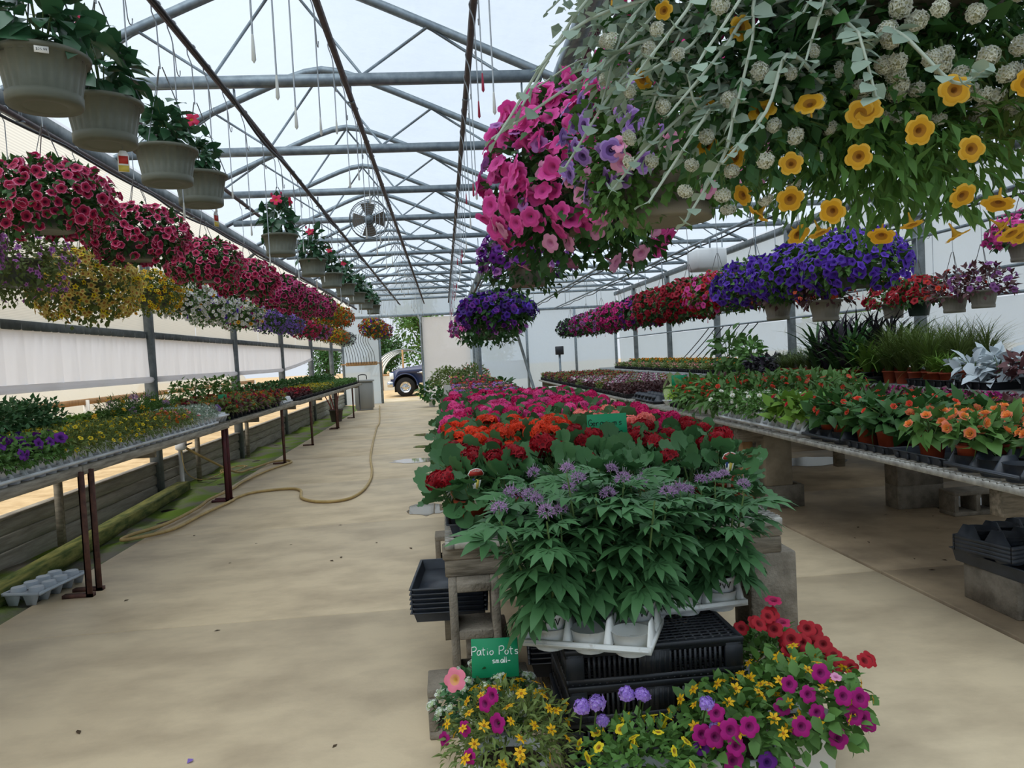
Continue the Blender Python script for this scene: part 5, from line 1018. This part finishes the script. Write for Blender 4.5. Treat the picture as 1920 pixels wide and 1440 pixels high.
for r, y in enumerate((5.55, 5.81, 5.96, 6.22, 6.37, 6.63)):
    for q, x in enumerate((2.465, 2.595, 2.76, 2.93)): i += 1; rbp(x, y, 'green', (('b_white', 8, .022),), 'white impatiens in white pot, %s row past the red begonias, %s from the edge' % (ORD[r], ORD[q]), 'white', sc=1.1, v=i % 3, low='s', ind=q < 3, z=RZ+(.006 if q < 2 else .0005))
for y, l in ((5.68, 'nearer'), (6.09, 'middle'), (6.50, 'farthest')): carrier(white_p, (2.53, y, RZ+.0005), 'white carrier under the white impatiens, %s of three' % l, R(90))
for r, y in enumerate(np.arange(6.8, 7.85, .2)):
    for q, x in enumerate((2.55, 2.82, 3.1, 3.4, 3.7)): i += 1; rbp(x, y, 'wing', (('b_coral', 10, .03),), 'coral dragon-wing begonia, %s row past the white impatiens, %s from the edge' % (ORD[r], ORD[q]), 'white', sc=1.15, v=i % 3, ind=q < 3)
for r, y in enumerate(np.arange(4.4, 6.3, .21)):
    for q, x in enumerate((3.38, 3.6, 3.82)): i += 1; rbp(x, y, 'bronze', (('b_pink', 9, .028),), 'magenta impatiens with bronze leaves, %s row, %s from the raised bench' % (ORD[r], ORD[2-q]), 'black', sc=1.15, v=i % 3, lm=L_BRONZE)
for y in (5.6, 5.9, 6.2): rbp(3.15, y, 'wing', (('b_coral', 4, .024),), 'coral begonia behind the white impatiens, %s of three' % ORD[int((y-5.5)/.3)], 'white', v=int(y*10) % 3)
for y in (8.07, 8.24):
    for x in (2.55, 2.69, 2.9): i += 1; rbp(x, y, 'lime', (), 'lime green fine-leaved mound, %s row, %s from the bench edge' % ('nearer' if y < 8.1 else 'farther', ORD[int((x-2.45)/.18)]), 'black', 1.0, z=RZ+(.006 if x < 2.8 else .0005), v=i % 2)
flat((2.62, 8.155, RZ+.001), 'black tray under the lime green mounds', R(90))
t = thing('caladium', 'caladium with big cream heart leaves in a white bowl', 'potted plant', (2.6, 8.6, RZ+.0005)); ob('pot', mk(lathe([(.09, 0), (.13, .05), (.14, .06), (.135, .06), (.09, .005)], 18), 'pot', white_p), t)
for a, h, s in ((2.6, .28, .17), (1.2, .34, .2), (.3, .26, .18), (3.6, .2, .17), (5, .3, .19), (4.4, .22, .16)):
    p = (.07*math.cos(a), .07*math.sin(a), h); ob('leaf', leaf_mesh('heart', L_CAL), t, p, (0, R(60), a), s); ob('stem', mk(tube([(0, 0, .03), (p[0]*.6, p[1]*.6, h*.6), p], .004, 4), 'stem', stem_m), t)
sign((2.62, 8.448, 1.02), (0, 0, R(-10)), .17, .15, 'green sign standing beside the cream caladium leaves', [], ink)
carrier(slate_p, (2.57, 9.05, RZ+.0005), 'empty slate carrier at the bench edge past the caladium, nearer one', R(90), name='slate_carrier'); carrier(slate_p, (2.57, 9.56, RZ+.0005), 'empty slate carrier at the bench edge past the caladium, farther one', R(90), name='slate_carrier')
for r, y in enumerate(np.arange(8.1, 9.8, .27)):
    for q, x in enumerate((3.2, 3.5, 3.8)): i += 1; rbp(x, y, 'blackleaf' if i % 3 else 'green', (), '%s, %s row past the dragon-wing begonias, %s from the raised bench' % ('burgundy coleus mound' if i % 3 else 'green mound among coleus', ORD[r], ORD[2-q]), 'black', 1.0, v=i % 3, lm=L_BRONZE if i % 3 else L_OLIVE)
fs = (('bl', 'blush white begonia flat', L_BRONZE, (('palepink', 34), ('white', 40))), ('ol', 'olive and rust bedding flat', L_OLIVE, (('rusty', 22),)), ('br', 'dark burgundy bedding flat', L_BRONZE, ()), ('rr', 'red bronze begonia flat', L_BRONZE, (('red', 30),)))
for r, y in enumerate(np.arange(10.4, 19.3, .58)):
    for q, x in enumerate((2.55, 2.87, 3.19, 3.51, 3.83)): k = fs[2 if y < 11.5 else ((0 if (r+q) % 3 else 1) if y < 15 else (1 if (r+q) % 2 else 3))]; flatbed((x, y, RZ+.0005), '%s, %s row past the empty carriers, %s from edge' % (k[1], ORD[r], ORD[q]), k[0], R(90), 'oval', k[2], k[3], .17, 420, .05, 'flats on the far begonia bench', v=r % 2, size=.02)
# ------------------------------------------------------------------ raised bench: grasses and foliage
GR = {}
RT = ((4.32, 5.85), (4.33, 6.42), (4.34, 7.56))
def intray(x, y): return any(abs(x-a) < .13 and abs(y-b) < .27 for a, b in RT)
def grass(x, y, h, n, m, lab, pot='terra', bend=.7, w=.006, corn=False):
    pm, pr, ph = pot_mesh(pot); t = thing('ornamental_grass', lab, 'potted grass', (x, y, HZ+(.006 if intray(x, y) else .001)), 0, 'grasses on the raised bench'); ob('pot', pm, t)
    k = (h, n, m.name, bend, w)
    if k not in GR:
        a = rng.uniform(0, 2*PI, n); tl = rng.normal(0, .28, n); ca, sa, ct, sn = np.cos(a), np.sin(a), np.cos(tl), np.sin(tl)
        Bm = np.stack([np.stack([ca*ct, -sa, ca*sn], -1), np.stack([sa*ct, ca, sa*sn], -1), np.stack([-sn, 0*a, ct], -1)], 1)
        P = np.stack([ca*.03*rng.uniform(0, 1, n), sa*.03*rng.uniform(0, 1, n), np.zeros(n)], -1)
        GR[k] = mk(scatter(bladeT(w/h, bend), P, Bm, h*rng.uniform(.6, 1.1, n)), 'blades', m, True)
    o = ob('blades', GR[k], t, (0, 0, ph*.85), (0, 0, random.uniform(0, 6))); o['kind'] = 'stuff'
for r, y in enumerate(np.arange(8.75, 9.6, .24)):
    for x in (4.3, 4.55): grass(x, y, .3, 130, L_GRASS, 'short brownish sedge in terracotta, %s past the dark millet, %s' % (ORD[r], 'front' if x < 4.4 else 'back'), bend=1.0, w=.004)
for r, y in enumerate(np.arange(7.75, 8.6, .21)):
    for q, x in enumerate((4.32, 4.58, 4.85)): grass(x, y, .72, 36, L_BLACK if (r+q) % 2 else L_DARK, 'tall dark millet with wide arching leaves, %s row past the bright grass, %s' % (ORD[r], ('front', 'middle', 'back')[q]), bend=.85, w=.03)
for x in (4.275, 4.405): grass(x, 7.48, .5, 40, L_LITE, 'bright green arching grass beside the dark millet, %s' % ('front' if x < 4.35 else 'back'), 'black', 1.3, .016)
for r, y in enumerate(np.arange(6.57, 7.3, .21)):
    for q, x in enumerate((4.35, 4.62, 4.9)): grass(x, y, .52, 240, L_GRASS if x < 4.5 else L_OLIVE, 'dense fountain grass in terracotta, %s row past the dusty millers, %s' % (ORD[r], ('front', 'middle', 'back')[q]), bend=.8, w=.004)
for y in (6.22, 6.38): grass(4.28, y, .24, 60, L_LITE, 'small striped spidery grass in terracotta, %s the dusty millers' % ('touching' if y < 6.3 else 'one pot away from'), bend=1.2, w=.009)
K['dusty'] = dict(l='broad', m=L_WHITE, n=44, rx=.15, rz=.14, s=.12, zc=.04, lo=-.45, shell=(.5, 1), st=4)
for x, y, l in ((4.33, 5.98, 'front, by the striped grass'), (4.36, 5.72, 'front, by the bronze plants'), (4.62, 6.05, 'back, by the fountain grass'), (4.62, 5.8, 'back, by the bronze plants')): plant('dusty_miller', 'dusty', (x, y, HZ+(.006 if intray(x, y) else .001)), 'white felted dusty miller with broad silver leaves, ' + l, 'potted plant', 'dusty millers on the raised bench', 'black', indleaf=True, sc=1.05)
for x, y, l in ((4.35, 5.4, 'front, next to'), (4.35, 5.15, 'front, second from'), (4.62, 5.45, 'back, next to'), (4.65, 5.2, 'back, second from')): plant('bronze_plant', 'blackleaf', (x, y, HZ+.002), 'dark bronze foliage plant in black pot, %s the dusty millers' % l, 'potted plant', 'bronze plants on the raised bench', 'black', lm=L_BRONZE)
flat((4.32, 5.85, HZ+.001), 'black tray under the dusty millers', R(90)); flat((4.33, 6.42, HZ+.001), 'black tray under the striped grass', R(90)); flat((4.34, 7.56, HZ+.001), 'black tray under the bright green grass', R(90))
sign((4.31, 7.705, 1.24), (0, 0, R(-20)), .1, .16, 'green sign hanging in front of the dark millet', [], ink, sl=.11); sign((4.3, 10.03, 1.16), (0, 0, R(-20)), .12, .13, 'green sign by the purple-black foliage on the raised bench', [], ink, sl=.075)
for r, y in enumerate((9.8, 10.05, 10.3)):
    for x in (4.3, 4.6): plant('dark_foliage', 'blackleaf', (x, y, HZ+.002), 'purple-black sweet potato vine, %s past the sedges, %s' % (ORD[r], 'front' if x < 4.4 else 'back'), 'potted plant', 'purple-black plants on the raised bench', 'black', sc=1.0, v=int(y*3) % 3)
for x, y, s, l in ((4.4, 11.6, 2.0, 'tall leafy green plant rising above the raised bench'), (4.55, 11.2, 1.7, 'leafy green shrub beside the tall one on the raised bench'), (4.4, 10.7, 1.4, 'dark green rounded plant on the raised bench near the green sign')): plant('leafy_plant', 'leafy', (x, y, HZ+.002), l, 'potted plant', None, 'black', sc=s, lm=L_MID)
ms = (('mg', 'flat of gold marigolds on the raised bench', L_MID, (('marigold', 30),)), ('ol2', 'olive foliage flat on the raised bench', L_OLIVE, (('salmonpink', 18),)))
for r, y in enumerate(np.arange(12.2, 19.0, .58)):
    for q, x in enumerate((4.35, 4.68, 5.0)): k = ms[0 if q else 1]; flatbed((x, y, HZ+.0005), '%s, %s row past the tall shrub, %s' % (k[1], ORD[r], ('front', 'middle', 'back')[q]), k[0], R(90), 'oval', k[2], k[3], .2 if q else .13, 420, .055, 'flats on the raised bench', v=r % 2, size=.024)
# ------------------------------------------------------------------ hose, spigot, floor things
hp = [(-2.12, 24.8), (-1.6, 18.5), (-1.5, 16.5), (-1.2, 12), (-1.0, 10), (-.95, 9.1), (-.98, 8.4), (-1.1, 8.02), (-1.35, 8.0), (-1.58, 8.3), (-1.7, 8.85), (-1.9, 9.0), (-2.22, 8.9), (-2.335, 8.62), (-2.345, 8.4), (-2.44, 7.7), (-2.5, 7.1), (-2.68, 6.8), (-2.80, 6.74), (-2.8, 6.92), (-2.64, 7.35), (-2.59, 8.1), (-2.615, 8.5), (-2.60, 8.75), (-2.56, 9.3), (-2.57, 9.8), (-2.48, 10.7), (-2.33, 11.4), (-2.33, 11.6), (-2.42, 11.74), (-2.6, 11.62), (-2.68, 11.3), (-2.76, 10.9)]
pts = smooth_path([(x, y, .018 if x > -2.58 else .026) for x, y in hp] + [(-2.86, 10.55, .05), (-3.1, 10.12, .3), (-3.31, 10.0, .47)], 7)
tag(ob('garden_hose', mk(tube(pts, .0155, 8), 'garden_hose', hose_m, True)), 'long tan garden hose snaking along the concrete aisle', 'hose')
t = thing('water_spigot', 'white spigot box with pipe at the board kneewall', 'tap', (-3.36, 9.98, 0)); ob('standpipe', mk(tube([(0, 0, -.03), (0, 0, .44)], .028, 8), 'standpipe', white_p, True), t); ob('valve_box', mk(bbox(-.05, .07, -.06, .06, .44, .56, .02), 'valve_box', white_p), t)
ob('valve_handle', mk(join([tube([(.07, 0, .5), (.13, 0, .52)], .012), tube([(.13, -.05, .52), (.13, .05, .52)], .008)]), 'valve_handle', blk_p), t)
cp = [(-3.34, 9.94, .446), (-3.28, 9.93, .15), (-3.14, 10.2, .02)] + [(-3.06+.13*math.cos(a)+.003*a, 11.05+.28*math.sin(a*1.03)+.008*a, .014+.006*(k % 3)) for k, a in enumerate(np.linspace(2, 15, 22))]
tag(ob('coiled_cord', mk(tube(smooth_path(cp, 4), .006, 6), 'coiled_cord', hose_m, True)), 'thin pale cord coiled loosely on the mossy ground', 'cord')
t0, t1 = np.array([-2.94, 5.0, .045]), np.array([-3.22, 9.6, .045]); dl = nrm(t1-t0); sd = np.cross(dl, (0, 0, 1))*.075; up = np.array([0, 0, .05])
tag(ob('timber', mk(T([t0-sd-up, t0+sd-up, t1+sd-up, t1-sd-up, t0-sd+up, t0+sd+up, t1+sd+up, t1-sd+up], [(3, 2, 1, 0), (4, 5, 6, 7), (0, 1, 5, 4), (1, 2, 6, 5), (2, 3, 7, 6), (3, 0, 4, 7)]), 'timber', mosswood)), 'long moss-grown timber lying beside the concrete edge', 'timber')
tt = carrierT(4, 2, .12, .05); CAR['clear'] = mk(tt, 'pot_carrier', mat('clear_white_plastic', 'cfd8e0', .35, tl=.3))
tag(ob('pot_carrier', CAR['clear'], None, (-2.70, 5.3, .106), (PI, 0, R(82))), 'upturned translucent white pot carrier lying at the concrete edge', 'tray')
block((2.80, 3.66, 0), 'flat', R(90), 'cinder block holding the slate trays at the slab joint')
tag(ob('drip_tray', mk(flatT(.3, .5, .07, False), 'drip_tray', slate_p), None, (2.84, 3.66, .191), (0, 0, R(4))), 'shallow dark tray balanced on a low cinder block', 'tray') 
for k in range(4): tag(ob('pot_carrier', CAR.get('slate_plastic'), None, (2.88, 3.68, .2605+k*.0205), (0, 0, R(14))), 'dusty slate carrier, %s in the nested stack on the low dark tray' % ('lowest', 'second', 'third', 'topmost')[k], 'tray', 'slate carriers on the low tray')
def puddle(x, y, a, b, lab, s, m=None):
    random.seed(s); V = [(x+a*math.cos(t)*random.uniform(.75, 1.1), y+b*math.sin(t)*random.uniform(.8, 1.1), .0035) for t in np.linspace(0, 2*PI, 22)[:-1]]
    tag(ob('puddle', mk(T(V, [tuple(range(21))]), 'puddle', m or water)), lab, 'puddle', 'puddles')
puddle(-.45, 10.9, .38, .28, 'long bright puddle on the aisle beside the geranium bench', 1); puddle(-.25, 7.3, .2, .3, 'small puddle beneath the overhanging geraniums', 2); puddle(-.45, 14.6, .2, .25, 'narrow far puddle on the aisle', 3); puddle(-.42, 12.6, .16, .2, 'small puddle just beyond the long one', 4); puddle(4.1, 8.6, .5, .35, 'dark puddle under the begonia bench, farther one', 5, wetc); puddle(4.2, 6.0, .4, .25, 'dark puddle under the begonia bench beside the block stack', 6, wetc)
random.seed(11)
lit = mk(T([(-.5, 0, 0), (0, .22, .1), (.5, 0, .02), (0, -.22, .06)], [(0, 3, 2, 1)]), 'fallen_leaf', mat('dry_leaf', '4a3a28', .8))
for k in range(46):
    x, y = (random.uniform(2.7, 4.3), random.uniform(3.4, 6.2)) if k < 30 else (random.uniform(-2.4, 1.9), random.uniform(2.6, 7))
    if 0 < x < 1.3 and k >= 30: x -= 1.6
    tag(ob('fallen_leaf', lit, None, (x, y, .0015), (0, 0, random.uniform(0, 6)), random.uniform(.018, .05)), 'small dry leaf scrap on the concrete floor', 'leaf', 'leaf scraps on the floor')
tag(ob('fallen_petal', mk(T([(-.5, 0, 0), (0, .4, .3), (.5, 0, .1), (0, -.4, .2)], [(0, 3, 2, 1)]), 'fallen_petal', P_('lilac', '8f74c8')), None, (-1.0, 2.85, .002), (0, 0, 1), .03), 'lone fallen lilac petal on the bare aisle', 'petal')
# far end of the aisle
t = thing('waste_bin', 'tall grey plastic bin with a black handle at the doorway', 'bin', (-2.42, 23.3, 0)); ob('body', mk(join([bbox(-.26, .26, -.24, .24, .04, .84, .03), bbox(-.29, .29, -.27, .27, .84, .9, .02)]), 'body', grey_p), t)
ob('wheel', mk(lathe([(.001, -.02), (.06, -.02), (.06, .02), (.001, .02)], 12).rot(0, R(90), 0).mv((-.2, .2, .06)), 'wheel', blk_p), t); ob('wheel', mk(lathe([(.001, -.02), (.06, -.02), (.06, .02), (.001, .02)], 12).rot(0, R(90), 0).mv((.2, .2, .06)), 'wheel', blk_p), t)
ob('foot', mk(box(-.22, .22, -.22, .1, 0, .05), 'foot', grey_p), t); ob('handle', mk(tube(smooth_path([(-.12, -.29, .02), (-.12, -.29, .9), (-.1, -.29, 1.05), (.1, -.29, 1.05), (.12, -.29, .92)], 4), .014, 6), 'handle', blk_p, True), t)
t = thing('tool_bucket', 'dark bucket holding red-handled tools under the far plank bench', 'bucket', (-2.72, 19.3, 0)); ob('bucket', mk(potT(.17, .3), 'bucket', [mat('brown_bucket', '4f4440', .6), soil]), t)
for k, (a, b) in enumerate(((-.3, .1), (.05, .25), (-.12, -.1))): ob('tool_handle', mk(tube([(0, 0, .1), (a, b, .72)], .013, 5), 'tool_handle', mat('red_handle', '8e2f2c', .5)), t)
t = thing('cord_bar', 'wooden bar with dark hanging cords beside the doorway', 'rack', (-2.75, 26.2, 1.38)); ob('bar', mk(bbox(-.52, .52, -.03, .03, -.06, .06, .008), 'bar', wood_new), t)
for k in range(11): x = -.45+k*.09; ob('cord', mk(tube(smooth_path([(x, -.03, 0), (x-.03, -.05, .35), (x-.1-.01*k, -.02, .75), (x-.12, 0, 1.0)], 4), .008, 4), 'cord', hose_blk), t)
ob('bracket', mk(box(-.7, .6, .03, .3, -.02, .02), 'bracket', wood_new), t)
for x, y, k, lab, s in ((-.42, 23.0, 'dkgreen', 'dark green leafy shrub in a pot at the end of the centre bench', 2.6), (.05, 21.0, 'patio', 'yellow-green shrub rising past the far end of the centre bench', 2.4), (.75, 21.2, 'patio', 'loose pinkish shrub rising past the far end of the centre bench', 2.6), (1.6, 21.5, 'dkgreen', 'dark shrub by the end wall behind the centre bench', 2.6), (-.75, 28.6, 'lime', 'yellow-green weed clump outside the doorway', 2.0)):
    t = plant('shrub', k, (x, y, 0 if k != 'lime' else -.005), lab, 'shrub', None, 'patio' if k != 'lime' else 'black', sc=s, lm={'patio': L_OLIVE}.get(k), fl=(('salmonpink', 26, .012),) if 'pinkish' in lab else (), lo=.1)
    if k == 'patio': ob('stand', mk(lathe([(.1, 0), (.1, .5)], 10), 'stand', grey_p), t, (0, 0, 0)); [setattr(c, 'location', (c.location[0], c.location[1], c.location[2]+.5)) for c in t.children if not c.name.startswith('stand')]
t = thing('control_box', 'grey control box on a thin post at the end wall', 'control box', (3.45, 22.8, 0)); ob('post', mk(box(-.03, .03, -.03, .03, 0, 1.4), 'post', galv), t); ob('box', mk(bbox(-.12, .12, -.08, .06, 1.35, 1.6, .01), 'box', blk_p), t)
t = thing('heater_unit', 'white heater box hung above the dark red baskets', 'heater', (3.9, 11.0, 2.5)); ob('case', mk(bbox(-.22, .22, -.25, .25, 0, .3, .03), 'case', mat('white_heater', 'd4d6d6', .5)), t); ob('strap', mk(join([box(-.022, -.004, -.2, -.18, .28, .44), box(-.022, -.004, .18, .2, .28, .44)]), 'strap', galv), t)
# loose cords by the far right wall
for k in range(7):
    y = 14+k*.45; tag(ob('loose_cord', mk(tube(smooth_path([(5.9, y, 1.78), (5.75, y+.3, 1.5), (5.6, y+.9, 1.15), (5.5, y+1.3, .965)], 5), .01, 5), 'loose_cord', hose_blk, True)), 'dark cord drooping from wall rail to raised bench, %s from the end wall' % ORD[6-k], 'cord', 'cords on the right wall')
# ------------------------------------------------------------------ outside: truck, hoop house, trees, neighbour house
navy = mat('navy_car_paint', '18294f', .38, spec=.6); chrome = mat('chrome', 'c9cdd2', .15, metal=1); rubber = mat('tyre_rubber', '1b1b1c', .8); carglass = mat('car_glass', '1a2126', .08, spec=.8); beige = mat('tan_trim', 'b6a583', .5); lampm = mat('headlamp', 'dfe6ea', .1, spec=.8)
tk = thing('pickup_truck', 'navy blue pickup truck parked outside the doorway, front to the hoop house', 'truck', (-2.25, 32, -.08)); tk.location = (-2.25, 32, -.08)
def archpts(cx, r, z0, n=12): return [(cx-r*math.cos(a), z0+r*math.sin(a)) for a in np.linspace(0, PI, n)]
prof = [(.0, .42), (.12, .42)] + archpts(.62, .48, .45) + [(1.2, .40), (3.3, .40)] + archpts(4.0, .48, .45) + [(4.6, .45), (5.7, .5), (5.7, 1.25), (3.5, 1.27), (1.65, 1.3), (1.45, 1.29), (.35, 1.16), (.06, 1.05)]
ob('body', mk(prism(prof, 0, 1.95, 'y'), 'body', navy), tk); ob('cab', mk(prism([(1.3, 1.28), (3.5, 1.28), (3.4, 1.9), (2.15, 1.92)], .08, 1.87, 'y'), 'cab', navy), tk)
ob('side_window', mk(prism([(1.62, 1.32), (2.4, 1.32), (2.4, 1.84), (2.2, 1.84)], .07, .08, 'y'), 'side_window', carglass), tk); ob('side_window', mk(prism([(2.5, 1.32), (3.35, 1.32), (3.3, 1.84), (2.5, 1.84)], .07, .08, 'y'), 'side_window', carglass), tk)
for cx in (.62, 4.0):
    wv = ob('wheel', mk(lathe([(.22, -.12), (.36, -.12), (.4, -.08), (.4, .1), (.22, .1)], 28).rot(R(90), 0, 0).mv((cx, .12, .40)), 'tyre', rubber, True), tk)
    ob('hub', mk(join([lathe([(.001, .07), (.06, .08), (.1, .05), (.2, .06), (.235, .1)], 20).rot(R(90), 0, 0).mv((cx, .12, .40))] + [lathe([(.001, .075), (.03, .07), (.03, .04)], 8).rot(R(90), 0, 0).mv((cx+.14*math.cos(a), .115, .40+.14*math.sin(a))) for a in np.arange(0, 6.2, 1.05)]), 'hub', chrome, True), wv)
    ob('wheel_arch', mk(tube([(cx-.5*math.cos(a), .0, .45+.5*math.sin(a)) for a in np.linspace(0, PI, 14)], .03, 6), 'wheel_arch', navy, True), tk)
ob('wheel', mk(lathe([(.001, -.12), (.36, -.12), (.4, -.08), (.4, .1), (.001, .1)], 24).rot(R(90), 0, 0).mv((.62, 1.83, .40)), 'tyre', rubber, True), tk); ob('wheel', mk(lathe([(.001, -.12), (.36, -.12), (.4, -.08), (.4, .1), (.001, .1)], 24).rot(R(90), 0, 0).mv((4.0, 1.83, .40)), 'tyre', rubber, True), tk)
ob('wheel_well', mk(join([box(c-.47, c+.47, .3, 1.6, .2, .92) for c in (.62, 4.0)]), 'wheel_well', rubber), tk); ob('axle', mk(tube([(.62, .1, .4), (.62, 1.8, .4)], .06), 'axle', rubber), tk); ob('bumper', mk(bbox(-.12, .14, -.02, 1.97, .42, .66, .03), 'bumper', chrome), tk); ob('headlamp', mk(bbox(-.01, .16, -.012, .3, .74, 1.02, .02), 'headlamp', lampm), tk); ob('headlamp', mk(bbox(-.01, .16, 1.65, 1.962, .74, 1.02, .02), 'headlamp', lampm), tk)
ob('grille', mk(bbox(-.03, .05, .32, 1.63, .72, 1.02, .02), 'grille', chrome), tk); ob('fender_vent', mk(prism([(1.12, .98), (1.42, 1.03), (1.42, .86), (1.32, .84), (1.3, .93), (1.16, .92)], -.012, .01, 'y'), 'fender_vent', chrome), tk); ob('mirror', mk(bbox(1.42, 1.6, -.2, -.02, 1.3, 1.52, .02), 'mirror', blk_p), tk); ob('mirror_arm', mk(box(1.5, 1.54, -.05, .1, 1.36, 1.4), 'mirror_arm', blk_p), tk); ob('rocker_trim', mk(box(1.2, 3.35, -.012, .02, .38, .55), 'rocker_trim', beige), tk)
ht = thing('hoop_house', 'small white film hoop house with wooden end frame behind the truck', 'greenhouse', (-2.1, 40, -.08))
hoopf = film('hoop_film', 'f3f4ef', .2, wr=.4)
ap = [(1.75*math.cos(a), 2.1*math.sin(a)**.8 if 0 < a < PI else 0) for a in np.linspace(0, PI, 19)]
V = [(x, y, z) for y in (0, 2, 4, 6, 8) for x, z in ap]; ob('cover', mk(T(V, [(j*19+k, j*19+k+1, (j+1)*19+k+1, (j+1)*19+k) for j in range(4) for k in range(18)]), 'cover', hoopf, True), ht)
for y in (0, 2, 4, 6, 8): ob('hoop', mk(tube([(x, y, z-.02) for x, z in ap], .03, 6), 'hoop', galv), ht)
for x, h in ((-1.1, 1.55), (0.0, 2.05), (1.1, 1.55)): ob('end_stud', mk(box(x-.045, x+.045, -.05, .04, 0, h), 'end_stud', wood_new), ht)
ob('end_sheet', mk(T([(-1.7, .06, 0), (1.7, .06, 0), (1.6, .06, .75), (-1.6, .06, .75)], [(0, 1, 2, 3)]), 'end_sheet', hoopf), ht); ob('end_rail', mk(box(-1.6, 1.6, -.04, .03, .75, .84), 'end_rail', wood_new), ht)
def tree(x, y, h, r, m, lab, n=2600):
    t = thing('tree', lab, 'tree', (x, y, -.08), 0, 'trees beyond the yard'); ob('trunk', mk(join([tube([(0, 0, 0), (.05, 0, h*.35), (0, 0, h*.8)], [.22, .16, .05], 7)] + [tube([(0, 0, h*(.25+.1*k)), (r*.6*math.cos(k*2.2), r*.6*math.sin(k*2.2), h*(.45+.1*k))], [.08, .03], 5) for k in range(5)]), 'trunk', bark, True), t)
    cs = [(rng.normal()*r*.38, rng.normal()*r*.38, h*rng.uniform(.25, .9)) for _ in range(16)]; ts = []
    for c in cs: q = fib(n//16, -1, .2); u = rng.uniform(.5, 1, (len(q), 1)); s = r*.5*(1.15-c[2]/h*.6); ts.append(scatter(LEAVES['oval'], q*u*s+np.array(c), bas_x(q+rng.normal(size=q.shape)*.6, q+np.array([0, 0, 1.])), .3*rng.uniform(.7, 1.3, len(q))))
    f = ob('crown', mk(join(ts), 'crown', m, True), t); f['kind'] = 'stuff'
for x, y, h, r, m, l in ((-1.3, 55, 6.4, 2.2, L_MID, 'tall bushy green tree behind the hoop house seen through the doorway'), (-4.9, 63, 4.6, 2.2, L_DARK, 'lower dark tree left of the tall one behind the hoop house'), (4.2, 66, 6, 2.6, L_DARK, 'dark green tree right of the tall one behind the truck'), (13, 24, 5, 2.2, L_LITE, 'yellow-green tree showing through the right film wall'), (-11, 74, 4, 2.5, L_DARK, 'distant dark tree left of the doorway view')): tree(x, y, h, r, m, l)
nh = thing('neighbour_house', 'white film greenhouse with wooden base boards beyond the roll-up curtain', 'greenhouse', (-8.2, 2, -.08))
np_ = [(1.9*math.cos(a)*1.0, .5+1.5*math.sin(a)) for a in np.linspace(0, PI, 13)]; np_ = [(1.9, 0)] + np_ + [(-1.9, 0)]
V = [(x, y, z) for y in range(0, 25, 3) for x, z in np_]; ob('cover', mk(T(V, [(j*15+k, j*15+k+1, (j+1)*15+k+1, (j+1)*15+k) for j in range(8) for k in range(14)]), 'cover', hoopf, True), nh)
for z in (.55, 1.02): ob('base_board', mk(box(1.91, 1.95, 0, 24, z, z+.1), 'base_board', wood_new), nh)
for y in range(0, 25, 2): ob('stud', mk(box(1.9, 1.98, y, y+.08, 0, 1.1), 'stud', mat('white_stud', 'd9d6cd', .7)), nh)
